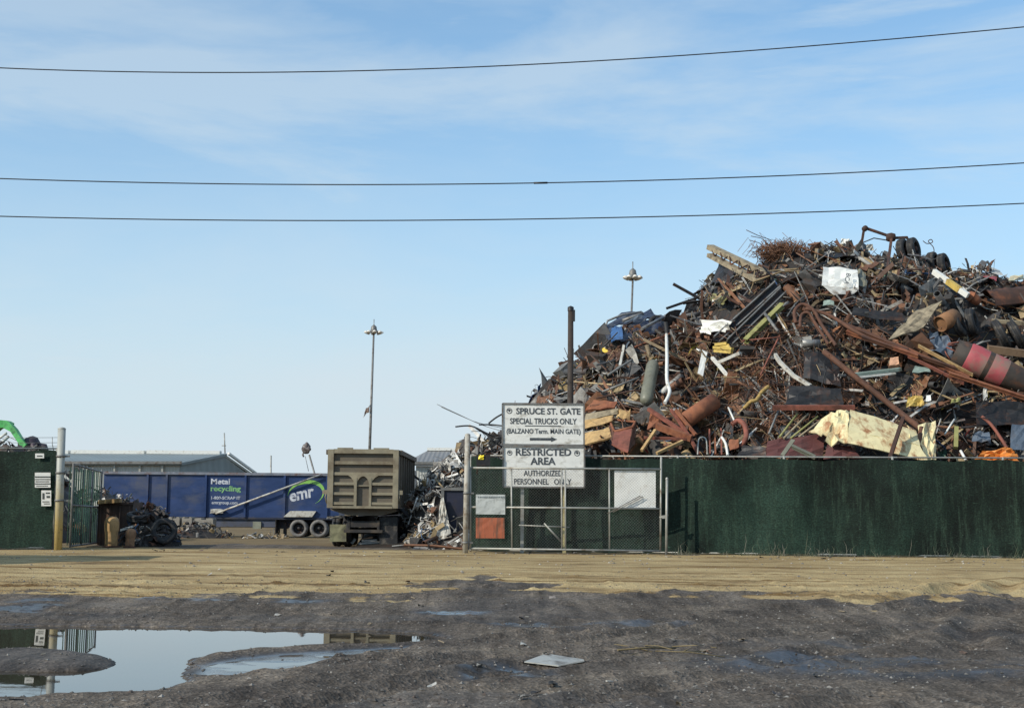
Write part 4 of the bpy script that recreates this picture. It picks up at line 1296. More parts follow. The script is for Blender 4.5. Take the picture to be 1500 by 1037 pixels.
rnd = random.Random(21)
hm = MB(); mound_mesh(hm, lambda x, y: HH(x, y) - .12, SXX[0], SXX[-1], 43.2, 73, 150, 90, (.03, .024, .02))
def heap_wts(u, v):
    w_ = dict(dark=2.6, grey=3.0, light=2.5, rust=2.7, orange=.5, tan=1.7, white=.3, blue=.10, yellow=.05, green=.07, red=.03)
    if 930 < u < 1260 and v > 480:
        w_.update(rust=5, orange=1.0, grey=1.6, light=1.4)
    if 860 < u < 1080 and v > 590:
        w_.update(orange=4, tan=3, rust=3)
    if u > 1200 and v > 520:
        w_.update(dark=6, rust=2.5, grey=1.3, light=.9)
    if u > 1150 and 430 < v < 600 and abs((v - 455) - (u - 1165) * .36) < 30:
        w_.update(orange=4, rust=6)
    if u < 900:
        w_.update(grey=3.5, light=2.4, tan=1.3, dark=3.5)
    if 1100 < u < 1200 and v < 400:
        w_.update(rust=8, dark=3, light=.2, white=0)
    return w_
KEEP = [(1232, 405, 34), (1150, 370, 42), (1392, 415, 28), (1328, 368, 24), (1375, 388, 24), (925, 478, 48), (976, 520, 14), (977, 550, 14), (950, 560, 24), (1080, 475, 30), (1115, 445, 32), (1120, 478, 26), (1062, 510, 20), (1030, 530, 17), (1055, 480, 26),
        (1160, 545, 26), (1440, 535, 46), (1240, 628, 48), (1310, 640, 52), (1340, 470, 40), (1382, 470, 22), (1485, 490, 32), (1415, 475, 30), (1475, 432, 42), (1300, 360, 40), (1085, 385, 42), (1190, 480, 36)]


def buried(u, v):
    return any((u - a) ** 2 + (v - b_) ** 2 < r * r for a, b_, r in KEEP)


n_ = 0
while n_ < 10500:
    x = rnd.uniform(SXX[1], SXX[-3]); y = 43.9 + 15.5 * rnd.random()
    if proj((x, y, 3))[0] > 1720 and rnd.random() < .85: continue
    z = HH(x, y)
    if z < 1.4 and rnd.random() < .6: continue
    n_ += 1
    nrm = hnorm(HH, x, y); u, v = proj((x, y, z))
    near_crest = y > YC - 2
    p = V((x, y, z)) + nrm * rnd.uniform(-.05, .16 if near_crest else .32)
    big = rnd.choice((.45, .7, .9, 1.2, 1.6, 2.0)) * (.6 if near_crest else 1)
    if buried(u, v): p = V((x, y, z)) - nrm * .12; big = min(big, .7)
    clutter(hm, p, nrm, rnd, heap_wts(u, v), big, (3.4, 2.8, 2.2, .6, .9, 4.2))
for k in range(330):  # larger torn sheets
    x = rnd.uniform(SXX[2], SXX[-4]); y = rnd.uniform(44.3, YC - .8); z = HH(x, y)
    if z < 1.6: continue
    nrm = hnorm(HH, x, y); u, v = proj((x, y, z))
    if buried(u, v) or y > YC - 2: continue
    w2 = heap_wts(u, v); w2.update(rust=w2['rust'] * 2.2, white=0, light=1.0, dark=w2['dark'] * .8, blue=.25, red=.12, green=.2)
    hm.col = pick(rnd, w2); p = V((x, y, z)) + nrm * rnd.uniform(.0, .28)
    d = rdir(rnd, nrm, .8); e = nrm.cross(d).normalized() + nrm * rnd.uniform(-.5, .5); a = rnd.uniform(.35, 1.0); b2 = rnd.uniform(.2, .55)
    hm.sheet(p - d * a - e * b2, p + d * a * rnd.uniform(.6, 1) - e * b2 * rnd.uniform(.2, 1), p + d * a * rnd.uniform(.5, 1) + e * b2, p - d * a * rnd.uniform(.4, 1) + e * b2, 5, 4, rnd.uniform(.06, .16), .015, rnd)
# fine tangled wire in brushes over the middle
for k in range(1300):
    u = rnd.gauss(1120, 90); v = rnd.gauss(545, 50)
    if rnd.random() < .25: u, v = rnd.uniform(880, 1480), rnd.uniform(470, 660)
    if not (870 < u < 1490 and 470 < v < 662): continue
    p = hp(u, v, rnd.uniform(.2, .6)); hm.col = pick(rnd, dict(rust=6, orange=1.2, dark=2, tan=.5, light=.3))
    d = rdir(rnd, V((0, -.7, .7)), .6); L = rnd.uniform(.4, 1.5); c_ = rdir(rnd, V((0, -.7, .7)), .3) * L * .25
    hm.tube([p - d * L / 2, p + c_, p + d * L / 2], rnd.uniform(.006, .014), 3, cap=False, smooth=False)
for k in range(380):  # long pale and rusty sticks lying over the face
    u, v = rnd.uniform(850, 1500), rnd.uniform(385, 655)
    p = hp(u, v, rnd.uniform(.15, .4))
    if p.y > YC - 2.2 or p.z - HH(p.x, p.y) > .7: continue
    hm.col = pick(rnd, dict(light=4, grey=3, rust=2.5, tan=2, white=.8, orange=.6, dark=1.5))
    d = rdir(rnd, V((0, -.7, .7)), .85); L = rnd.uniform(.7, 2.4) * (.5 if buried(u, v) else 1); m2 = p + rdir(rnd, V((0, -.7, .7)), .5) * L * .06
    if rnd.random() < .5: hm.tube([p - d * L / 2, m2, p + d * L / 2], rnd.uniform(.014, .04), 5, smooth=False)
    else: hm.bar(p - d * L / 2, m2, rnd.uniform(.05, .16), .03, (0, -.7, .7)); hm.bar(m2, p + d * L / 2, rnd.uniform(.05, .14), .03, (.2, -.7, .7))
tag(hm.build('scrap_heap', M_piece, loc=(0, 0, 0), attr=True), 'dense tangle of small scrap metal filling the great heap', None, None, 'stuff')


def pile(name, label, cu, D, rx, ry, hgt, n, wts, seed, big=.6, kinds=(2, 4, 3, .6, .8, 3), ex=.75):
    r_ = random.Random(seed); c_ = P(cu, 740, D); q = MB()
    def H(x, y):
        d = math.hypot((x - c_.x) / rx, (y - c_.y) / ry)
        return gz(y) - .1 + hgt * max(0, 1 - d) ** ex * (1 + .25 * mnoise.noise((x * 1.3, y * 1.3, seed)))
    mound_mesh(q, lambda x, y: H(x, y) - .1, c_.x - rx, c_.x + rx, D - ry, D + ry, 40, 30, (.035, .03, .027))
    k = 0
    while k < n:
        x, y = c_.x + r_.uniform(-rx, rx), D + r_.uniform(-ry, ry)
        if math.hypot((x - c_.x) / rx, (y - c_.y) / ry) > 1: continue
        k += 1; nr = hnorm(H, x, y); clutter(q, V((x, y, H(x, y))) + nr * r_.uniform(-.03, .18), nr, r_, wts, big * r_.uniform(.6, 1.2), kinds)
    return tag(q.build(name, M_piece, loc=(0, 0, 0), attr=True), label, None, None, 'stuff')


GW = dict(light=7, grey=3, white=3.5, tan=1.6, dark=1.2, rust=1, orange=.5)
pile('scrap_pile', 'pale tangled sheet scrap piled right of the dump truck', 668, 48.2, 1.85, 2.4, 3.25, 1000, GW, 4, .6, ex=.42)
pile('scrap_pile', 'pale strips of scrap spilling at the foot of the dark skip', 634, 46.3, .85, 1.0, 1.15, 260, dict(light=6, grey=2, white=4, tan=3, dark=.5, orange=1), 5, .5)
pile('scrap_pile', 'dark oily scrap and hoses heaped beside the rusty bollards', 222, 44.8, .85, 1.4, 1.45, 260, dict(dark=8, grey=2, blue=1, light=.8, rust=1), 6, .5)
pile('scrap_pile', 'dark scrap pile showing over the left green fence', 5, 52, 4.2, 5, 3.9, 420, dict(dark=6, grey=2.5, rust=2, light=1), 7, .8)
pile('scrap_pile', 'dark low scrap behind the open gate leaf', 150, 58, 3.0, 5, 2.2, 520, dict(dark=6, grey=2, rust=2, light=1), 8, .7)
pile('scrap_pile', 'low rusty rubble lying under the front of the blue trailer', 290, 66, 1.7, 1.6, .8, 160, dict(dark=3, grey=4, tan=2, light=1, rust=1), 9, .5)
pile('scrap_pile', 'thin litter of boards in front of the blue trailer wheels', 392, 66, 1.2, 1.0, .3, 60, dict(tan=5, light=3, grey=2), 10, .5)

# ------------------------------------------------------------------ yard furniture at the left
def domepost(label, u0, u1, vt, vb, D, m, lean=0):
    c_ = P((u0 + u1) / 2, vb, D); c_.z = gz(D) - .02; r = (u1 - u0) / 2 * D / F; h = P((u0 + u1) / 2, vt, D).z - c_.z
    rt = root('bollard', label, 'bollard', c_)
    ax = V((lean, 0, 1))
    q = MB(); q.lathe([(r * .84, 0), (r * .86, h * .3), (r * .9, h * .5)], c_, ax, 24); q.build('shaft', m, rt)
    q = MB(); q.lathe([(r * .9, h * .5), (r * .98, h * .56), (r, h * .74), (r * .99, h * .84), (r * .85, h * .93), (r * .55, h * .985), (0.001, h)], c_, ax, 24); q.build('dome_cap', m, rt)
    q = MB(); q.lathe([(r * 1.25, 0), (r * 1.25, .05), (r * .87, .07)], c_, ax, 20); q.build('base_plate', M_rust, rt)


M_boll = mat('rusty tan bollard', S(172, 140, 96), .85, 0, .2, 4, S(112, 78, 54), .4, 2.5)
domepost('tall fat tan domed bollard beside the open gate leaf', 152, 173, 756, 801, 42.9, M_boll)
domepost('short rusty domed bollard right of the tall tan one', 182.5, 197, 774, 803, 42.6, mat('brown bollard', S(146, 112, 84), .85, 0, .25, 4, S(96, 68, 52), .5, 2.5), .06)
q = MB(); cx_ = P(168, 770, 46.6)
x0, x1 = P(143, 770, 46).x, P(194, 770, 46).x; zb, zt2 = gz(46) - .02, P(168, 735, 46).z
rt = root('rusty_bin', 'dark brown rusty bin standing behind the tall domed bollard', 'bin', V(((x0 + x1) / 2, 46.5, zb)))
q = MB()
q.box(((x0 + x1) / 2, 46, (zb + zt2) / 2), (x1 - x0, .05, zt2 - zb)); q.box(((x0 + x1) / 2, 47.2, (zb + zt2) / 2), (x1 - x0, .05, zt2 - zb))
q.box((x0 + .025, 46.6, (zb + zt2) / 2), (.05, 1.14, zt2 - zb)); q.box((x1 - .025, 46.6, (zb + zt2) / 2), (.05, 1.14, zt2 - zb)); q.box(((x0 + x1) / 2, 46.6, zb + .1), (x1 - x0 - .1, 1.14, .05))
M_bin = mat('brown bin', S(72, 56, 48), .8, 0, .25, 3, S(98, 70, 54), .4, 2)
q.build('body', M_bin, rt)
for yy in (45.94, 47.26):
    q = MB(); q.box(((x0 + x1) / 2, yy, zt2 - .05), (x1 - x0 + .06, .06, .08)); q.build('rim', M_bin, rt)
for k in range(4):
    q = MB(); q.box((x0 + .1 + k * (x1 - x0 - .2) / 3, 45.945, (zb + zt2) / 2 - .06), (.06, .05, zt2 - zb - .1)); q.build('rib', M_bin, rt)
q = MB(); q.bar(P(146, 735, 45.8), P(177, 733, 45.8), .3, .13); q.bar(P(144, 736, 46.0), P(158, 733.5, 46.0), .2, .08); tag(q.build('plank', M_tan), 'pale tan plank lying across the brown rusty bin', 'plank')
q = MB(); q.hexa([P(176, 778, 43.6), P(195, 772.5, 43.6), P(196, 772, 43.9), P(177, 777, 43.9)], [P(176, 775, 43.6), P(195, 769.5, 43.6), P(196, 769, 43.9), P(177, 774.5, 43.9)]); tag(q.build('plank', M_white), 'short white board propped above the short rusty bollard', 'plank')


def loosetyre(label, c_, ax, R, wd, m=M_black, cat='tyre', parent=None, name='tyre'):
    q = MB(); q.lathe([(R * .56, -wd * .35), (R * .62, -wd * .48), (R * .84, -wd * .5), (R * .96, -wd * .4), (R, -wd * .3), (R, -wd * .12), (R * .965, -wd * .1), (R * .965, -wd * .05), (R, -wd * .03), (R, wd * .03), (R * .965, wd * .05), (R * .965, wd * .1), (R, wd * .12), (R, wd * .3), (R * .96, wd * .4), (R * .84, wd * .5), (R * .62, wd * .48), (R * .56, wd * .35), (R * .58, 0), (R * .56, -wd * .35)], c_, ax, 24)
    o = q.build(name, m, parent)
    if label: tag(o, label, cat)
    return o


loosetyre('black tyre lying flat on the dark oily scrap by the bollards', P(203, 757, 44.3), (.1, -.25, 1), .38, .24)
loosetyre('black tyre leaning at the right end of the dark oily scrap', P(240, 778, 43.9), (.3, -1, .25), .42, .25)
for (u0, u1, v0, v1, lab) in ((246, 263, 757, 776, 'left small grey concrete block under the blue trailer'), (266, 281, 757, 775, 'middle small grey concrete block under the blue trailer'), (284, 312, 759, 781, 'widest grey concrete block under the blue trailer')):
    D = 67; q = MB(); a, b_ = P(u0, v1, D), P(u1, v0, D); cz = gz(D)
    cc_ = V(((a.x + b_.x) / 2, D + .4, (b_.z + cz) / 2)); sx_, sz_ = b_.x - a.x, b_.z - cz
    ch = .05
    q.prism([cc_ + V((x, -.4, z)) for x, z in ((-sx_ / 2 + ch, -sz_ / 2), (sx_ / 2 - ch, -sz_ / 2), (sx_ / 2, -sz_ / 2 + ch), (sx_ / 2, sz_ / 2 - ch), (sx_ / 2 - ch, sz_ / 2), (.12, sz_ / 2), (.12, sz_ / 2 - .07), (-.12, sz_ / 2 - .07), (-.12, sz_ / 2), (-sx_ / 2 + ch, sz_ / 2), (-sx_ / 2, sz_ / 2 - ch), (-sx_ / 2, -sz_ / 2 + ch))], (0, .8, 0))
    tag(q.build('concrete_block', M_concrete), lab, 'block')

# dark skip container right of the truck
D = 45.6; x0, x1 = P(648, 760, D).x, P(689, 760, D).x; zt2 = P(660, 716, D).z; zb = gz(D)
rt = root('skip_container', 'dark navy steel skip standing behind the slim white gate post', 'skip', V(((x0 + x1) / 2, D + 1, zb)))
M_navy = mat('dark navy skip paint', S(30, 34, 54), .6, .1, .2, 2, S(48, 42, 44), .4, 1.5)
q = MB(); q.box(((x0 + x1) / 2, D, (zb + zt2) / 2), (x1 - x0, .06, zt2 - zb)); q.box((x0 + .03, D + 1.53, (zb + zt2) / 2), (.06, 3, zt2 - zb)); q.box((x1 - .03, D + 1.53, (zb + zt2) / 2), (.06, 3, zt2 - zb)); q.box(((x0 + x1) / 2, D + 1.53, zb + .2), (x1 - x0 - .12, 3, .06)); q.build('body', M_navy, rt)
q = MB(); q.box(((x0 + x1) / 2, D - .05, zt2 + .0), (x1 - x0 + .1, .1, .1)); q.build('rim', M_galvdk, rt)
q = MB(); q.box((x0, D - .05, (zb + zt2) / 2 - .03), (.1, .08, zt2 - zb - .05)); q.build('corner_post', M_galvdk, rt)
q = MB(); q.sheet(P(640, 790, 45.2), P(662, 787, 45.2), P(650, 728, 45.4), P(645, 730, 45.5), 4, 6, .06, .02); tag(q.build('metal_sheet', M_whitedirty), 'torn pale sheet strip hanging down the edge of the dark skip', 'sheet')

# ------------------------------------------------------------------ cranes and masts beyond
CD = 57.0
M_green = mat('bright green machine paint', S(78, 172, 92), .45, 0, .12, 3, S(60, 110, 66), .4, 2)
ex_ = root('material_handler', 'bright green scrap handler whose bent arm shows above the left fence', 'excavator', V((P(-190, 740, CD).x, CD, gz(CD))))
def armplate(pts, wdt, name, m, off=0):
    q = MB(); q.prism([P(u, v, CD + off) for u, v in pts], (0, wdt, 0)); return q.build(name, m, ex_)
armplate([(-160, 742), (-150, 735), (-8, 618), (0, 615), (10, 616), (15, 619), (12, 627), (2, 626), (-2, 627), (-146, 746)], .5, 'boom', M_green)
armplate([(5, 617), (13, 618.5), (22, 628), (30, 641), (38, 651), (34, 655.5), (28, 651), (15, 632), (5, 627)], .36, 'stick', mat('lighter green machine paint', S(96, 186, 104), .45, 0, .12, 3, S(60, 110, 66), .4, 2), -.4)
q = MB(); q.tube([P(-40, 676, CD - .1), P(-8, 647, CD - .1)], .09, 10); q.tube([P(-8, 647, CD - .1), P(10, 634, CD - .1)], .05, 10); q.build('cylinder', M_white, ex_)
q = MB(); q.tube([P(-38, 684, CD - .1), P(13, 639, CD - .1)], .06, 10); q.build('cylinder', M_white, ex_)
q = MB(); q.box(P(36, 652, CD + .2), (.4, .5, .3)); q.lathe([(.25, -.25), (.4, -.1), (.42, .15), (.25, .3), (.02, .32)], P(44, 650, CD + .2), (.5, 0, -1), 8)
for k in range(5):
    a = k * 2 * math.pi / 5; c_ = P(46, 650, CD + .2); dx, dy = math.cos(a), math.sin(a)
    q.tube([c_, c_ + V((dx * .45 + .1, dy * .45, -.1)), c_ + V((dx * .5 + .22, dy * .5, -.5)), c_ + V((dx * .18 + .3, dy * .18, -.85))], [.1, .14, .12, .03], 6)
q.build('grapple', mat('dark grapple steel', S(66, 58, 66), .5, .3, .2), ex_)
q = MB(); cb = P(-190, 720, CD); q.box((cb.x, CD, gz(CD) + 1.9), (2.6, 2.6, 1.4)); q.box((cb.x + .8, CD - .6, gz(CD) + 3.2), (1.2, 1.2, 1.3)); q.build('cab', M_green, ex_)
q = MB()
for yy in (-1.1, 1.1):
    q.prism([(cb.x - 1.9, CD + yy - .3, gz(CD) + .1), (cb.x - 1.6, CD + yy - .3, gz(CD)), (cb.x + 1.6, CD + yy - .3, gz(CD)), (cb.x + 1.9, CD + yy - .3, gz(CD) + .1), (cb.x + 2.1, CD + yy - .3, gz(CD) + .55), (cb.x + 1.8, CD + yy - .3, gz(CD) + .95), (cb.x - 1.8, CD + yy - .3, gz(CD) + .95), (cb.x - 2.1, CD + yy - .3, gz(CD) + .55)], (0, .6, 0))
q.box((cb.x, CD, gz(CD) + 1.05), (1.6, 2.0, .3)); q.build('track', M_dark, ex_)
# dark grapple-like head on a leaning pole behind the blue trailer
D = 76.0; b0 = P(468, 720, D); d_ = P(452, 664, D) - b0; b0 = b0 - d_ * ((b0.z - gz(D)) / d_.z)
rt = root('leaning_pole', 'leaning thin pole with a dark clustered head behind the blue trailer', 'pole', b0)
q = MB(); q.tube([b0, P(453, 666, D)], .05, 8); q.tube([P(447, 668, D), P(452, 690, D)], .015, 4); q.build('pole', M_galvdk, rt)
q = MB(); r_ = random.Random(3)
q.lathe([(.05, -.3), (.2, -.2), (.26, 0), (.16, .2), (.03, .3)], P(449, 657, D), (.3, 0, 1), 8, False, .4)
for k in range(5):
    a = P(447 + r_.uniform(-3, 6), 651 + r_.uniform(0, 12), D); q.lathe([(.03, -.12), (.13, -.05), (.15, .1), (.02, .13)], a, (r_.uniform(-1, 1), -.6, r_.uniform(-1, 1)), 8)
q.tube([P(446, 660, D), P(443.5, 666, D), P(445, 669, D)], .05, 5)
q.build('pole_head', mat('mottled pole head', S(92, 80, 76), .5, .1, .5, 8, S(170, 166, 160), .4, 5), rt)

# ------------------------------------------------------------------ pieces one can single out in the heap
KP = 45.0 / F   # metres per photo pixel on the heap face


def piece(name, label, cat, pts, wpx, m, lift=.45, prof='box', hpx=None):
    q = MB(); pp = [hp(u, v, lift) for u, v in pts]
    if prof == 'tube':
        if len(pp) > 2:   # rounded bends
            fine = []
            for i in range(len(pp) - 1):
                for k in range(5):
                    t_ = k / 5; a = pp[max(i - 1, 0)]; b_ = pp[i]; c_ = pp[i + 1]; d_ = pp[min(i + 2, len(pp) - 1)]
                    fine.append(.5 * ((2 * b_) + (c_ - a) * t_ + (2 * a - 5 * b_ + 4 * c_ - d_) * t_ ** 2 + (3 * b_ - a - 3 * c_ + d_) * t_ ** 3))
            pp = fine + [pp[-1]]
        q.tube(pp, wpx * KP / 2, 8)
    elif prof == 'hollow':
        r = wpx * KP / 2; a, b_ = pp[0], pp[-1]; L = (b_ - a).length
        q.lathe([(r * .86, .3 * r), (r * .88, 0), (r, 0), (r, L * .5), (r * 1.02, L * .5 + .02), (r, L * .5 + .04), (r, L), (r * .88, L), (r * .86, L - .3 * r), (.001, L - .3 * r)], a, b_ - a, 18)
        q.lathe([(.001, .3 * r), (r * .86, .3 * r)], a, b_ - a, 18)
    elif prof == 'tank':
        r = wpx * KP / 2; a, b_ = pp[0], pp[-1]; L = (b_ - a).length
        q.lathe([(.001, 0), (r * .5, .03), (r * .85, .1), (r, .25), (r, L * .33), (r * 1.02, L * .34), (r, L * .35), (r, L - .25), (r * .85, L - .1), (r * .5, L - .03), (.001, L)], a, b_ - a, 20)
    elif prof == 'I':
        for i in range(len(pp) - 1): q.ibeam(pp[i], pp[i + 1], (hpx or wpx) * KP, wpx * KP, (0, -.45, .9))
    elif prof == 'L':
        for i in range(len(pp) - 1):
            a, b_ = pp[i], pp[i + 1]; h = wpx * KP
            q.bar(a, b_, h, .03, (0, -.5, .9)); q.bar(a + V((0, -.0, -h / 2)), b_ + V((0, 0, -h / 2)), .03, h * .7, (0, -.5, .9))
    else:
        for i in range(len(pp) - 1): q.bar(pp[i], pp[i + 1], (hpx or wpx) * KP, wpx * KP, (0, -.3, .95))
    return tag(q.build(name, m), label, cat)


def hsheet(name, label, cat, quad, m, lift=.5, amp=.05, n=4, th=.02, lifts=None):
    q = MB(); pp = [hp(u, v, (lifts[i] if lifts else lift)) for i, (u, v) in enumerate(quad)]
    q.sheet(*pp, n, n, amp, th); return tag(q.build(name, m), label, cat)


M_maroon = mat('maroon sheet', S(92, 52, 50), .7, 0, .2, 2, S(62, 42, 40), .5, 1.5)
M_slate = mat('slate blue sheet', S(86, 98, 112), .6, .1, .2, 2, S(70, 62, 58), .4, 1.5)
M_bluep = mat('blue car paint', S(50, 96, 150), .4, .1, .2, 2, S(44, 50, 62), .4, 2)
M_teal = mat('teal sheet', S(128, 144, 136), .6, 0, .2, 3, S(82, 80, 72), .4, 2)
M_redp = mat('faded red drum paint', S(160, 74, 80), .65, 0, .2, 2, S(128, 104, 94), .6, 1.4)

# --- skyline
gd = root('lattice_girder', 'pale tan lattice girder jutting out at the upper left of the heap', 'girder', hp(1085, 385, .3))
a, b_ = hp(1040, 362, .4), hp(1126, 403, .4); c_, d_ = hp(1040, 374, .4), hp(1112, 412, .4)
q = MB(); q.bar(a, b_, .34, .2, (0, -.2, 1)); q.bar(c_, d_, .30, .16, (0, -.2, 1)); q.build('chord', M_wood, gd)
q = MB()
for k in range(6):
    s_ = k / 6; s2 = (k + .5) / 6; s3 = (k + 1) / 6
    off = V((0, -.2, 0)); q.tube([a + (b_ - a) * s_ + off, c_ + (d_ - c_) * s2 + off, a + (b_ - a) * s3 + off], .035, 5)
q.build('web', M_drust, gd)
hsheet('ribbed_panel', 'dark ribbed panel standing under the pale lattice girder', 'panel', [(1035, 432), (1054, 440), (1074, 398), (1053, 382)], M_dark, .4, .06, 6)
piece('steel_bar', 'dark steel bar sticking up left into the sky below the girder', 'bar', [(986, 416), (1024, 437)], 5, M_dark, .4)
piece('steel_bar', 'dark steel bar sticking out flat to the left over the blue wreck', 'bar', [(976, 452), (1022, 436)], 4, M_dark, .5)
hsheet('dark_sheet', 'small black panel at the root of the two jutting bars', 'panel', [(1001, 458), (1020, 456), (1022, 440), (1008, 438)], M_dark, .6, .03, 3)
hsheet('white_tag', 'small white plate beside the black panel below the jutting bars', 'plate', [(1024, 456), (1031, 452), (1032, 443), (1026, 444)], M_white, .8, .02, 2)
hsheet('yellow_plate', 'dull yellow plate under the dark ribbed panel', 'plate', [(1040, 440), (1060, 447), (1063, 436), (1045, 429)], M_ygreen, .8, .05, 4)
# nest of rusty wire
q = MB(); r_ = random.Random(8); cn = hp(1148, 373, .2)
for k in range(900):
    d_ = V((r_.gauss(0, 1), r_.gauss(0, .8), r_.gauss(0, .6))); c0 = cn + V((d_.x * .46, d_.y * .4, d_.z * .26 + .05))
    e_ = V((r_.gauss(0, 1), r_.gauss(0, .7), r_.gauss(0, .5))).normalized(); f2_ = V((r_.gauss(0, 1), r_.gauss(0, 1), r_.gauss(0, 1))) * .2; L = r_.uniform(.12, .42)
    q.tube([c0 - e_ * L, c0 + f2_, c0 + e_ * L], .011, 3, cap=False)
tag(q.build('wire_nest', mat('dark rusty wire', S(112, 80, 60), .9, 0, .3, 5)), 'brown nest of rusty wire on the skyline right of the girder', 'wire bundle')
q = MB()
for (u0, v0, um, vm, u1, v1) in ((1093, 337, 1110, 345, 1130, 352), (1100, 346, 1115, 349, 1128, 360), (1098, 352, 1112, 356, 1126, 368)):
    q.tube([hp(u0, v0, .3), hp(um, vm, .3), hp(u1, v1, .3)], .015, 4)
tag(q.build('stray_wire', M_drust), 'thin stray wires springing left from the brown wire nest', 'wire')
hsheet('black_slab', 'flat black slab on the skyline behind the white bonnet', 'slab', [(1199, 377), (1262, 376), (1256, 364), (1206, 366)], M_dark, .5, .05, 5)
hsheet('white_chunk', 'crumpled white chunk on the skyline left of the axle frame', 'chunk', [(1229, 364), (1248, 362), (1244, 350), (1233, 349)], M_white, .6, .09, 4)
hsheet('white_chunk', 'small rounded white chunk at the foot of the axle frame', 'chunk', [(1268, 368), (1280, 367), (1278, 358), (1270, 358)], M_whitedirty, .6, .07, 4)
ax_ = root('axle_frame', 'dark bent axle frame standing up at the very top of the heap', 'axle frame', hp(1290, 372, .3))
q = MB(); q.bar(hp(1266, 333, .4), hp(1262, 358, .4), .09); q.bar(hp(1270, 335, .4), hp(1305, 347, .4), .10); q.bar(hp(1306, 348, .45), hp(1300, 393, 1.2), .10); q.bar(hp(1305, 349, .4), hp(1329, 348, .4), .10); q.bar(hp(1328, 347, .4), hp(1333, 358, .4), .08)
q.build('bars', M_drust, ax_)
q = MB(); q.lathe([(.001, -.2), (.16, -.16), (.2, 0), (.16, .16), (.001, .2)], hp(1305, 348, .5), (1, 0, 0), 10); q.lathe([(.001, -.1), (.12, -.08), (.12, .08), (.001, .1)], hp(1267, 335, .4), (0, 1, 0), 10); q.build('hub', M_drust, ax_)
q = MB(); q.tube([hp(1263, 356, .5), hp(1280, 349, .5), hp(1304, 353, .5)], .025, 5); q.build('brake_line', M_cable, ax_)
for (lab, cs_) in (('pair of black tyres on the skyline right of the axle frame', ((1323, 370), (1338, 368))), ('pair of black tyres on the skyline above the yellow and white beam', ((1367, 389), (1382, 391)))):
    rt = root('twin_wheel', lab, 'wheels', hp(cs_[0][0], 395, .3))
    for (u, v) in cs_:
        c0 = hp(u, v - 3, 1.3); loosetyre(None, c0, (.78, -.6, .12), .47, .32, parent=rt)
        q = MB(); q.lathe([(.27, -.1), (.25, .02), (.1, .05), (.09, .14), (.001, .15)], c0, (.78, -.6, .12), 16); q.build('rim', M_drust, rt)
piece('curled_wire', 'thin S shaped wire curling above the skyline between the tyre pairs', 'wire', [(1352, 353), (1358, 357), (1366, 355), (1364, 351), (1360, 354), (1367, 362), (1368, 370), (1364, 374)], 1.6, M_drust, .3, 'tube')
piece('plank', 'pale plank lying flat below the upper tyre pair', 'plank', [(1306, 381), (1361, 384)], 5, M_wood, .7)
piece('plank', 'short pale stick slanting down under the flat plank', 'plank', [(1324, 385), (1348, 401)], 4, M_wood, .7)
bm = piece('steel_beam', 'yellow and white painted beam slanting under the right tyre pair', 'beam', [(1368, 398), (1388, 412)], 9, M_white, .9, 'box', 7)
q = MB(); q.bar(hp(1388, 412, .9), hp(1406, 425, .9), 7.4 * KP, 9.4 * KP, (0, -.3, .95)); q.build('yellow_band', M_yellow, bm, fixn=False)
q = MB(); q.bar(hp(1406, 425, .9), hp(1418, 433, .9), 6.6 * KP, 8.6 * KP, (0, -.3, .95)); q.build('white_end', M_white, bm)
hsheet('roof_panel', 'white and red crumpled roof piece on the right skyline', 'panel', [(1438, 396), (1468, 404), (1464, 396), (1440, 387)], M_whitedirty, .6, .07, 5)
hsheet('red_sheet', 'small dull red panel under the white roof piece on the right skyline', 'panel', [(1440, 406), (1460, 410), (1462, 401), (1444, 397)], M_redp, .5, .04, 3)
sh = MB(); pa, pb = hp(1441, 440, .5), hp(1520, 432, .5)
prof = []
axs = (pb - pa).normalized(); upx = V((0, 0, 1)); bx = axs.cross(upx).normalized()
for L_, rr_ in ((0, 1), (1, 1)):
    pass
vs = []; ns_ = 14
for i in range(9):
    o_ = pa + (pb - pa) * (i / 8)
    for k in range(ns_ + 1):
        a_ = math.pi * (.02 + .75 * k / ns_); r2 = .72 * (1 + .06 * math.sin(i * 2.1 + k))
        vs.append(o_ + upx * (math.sin(a_) * r2 - .35) + bx * (-math.cos(a_) * r2 if False else math.cos(a_) * r2))
m__ = len(vs); vs2 = vs + [v_ + V((0, .03, -.03)) for v_ in vs]; fs = []
for i in range(8):
    for k in range(ns_):
        f_ = (i * (ns_ + 1) + k, i * (ns_ + 1) + k + 1, (i + 1) * (ns_ + 1) + k + 1, (i + 1) * (ns_ + 1) + k)
        fs.append(f_); fs.append(tuple(m__ + z for z in reversed(f_)))
sh.add(vs2, fs, True)
tag(sh.build('tank_shell', M_drust), 'big dark rusty half shell of a tank at the upper right', 'tank shell')
hsheet('cream_strip', 'thin cream strip on the upper edge of the dark tank shell', 'strip', [(1477, 411), (1500, 408), (1499, 403), (1480, 404)], mat('cream paint', S(206, 196, 160), .6, 0, .12, 3, S(150, 110, 76), .4, 2), .8, .03, 3)
piece('rust_block', 'orange tan rusty lump left of the dark tank shell', 'lump', [(1416, 430), (1436, 444)], 18, M_orust, .7, 'tank')
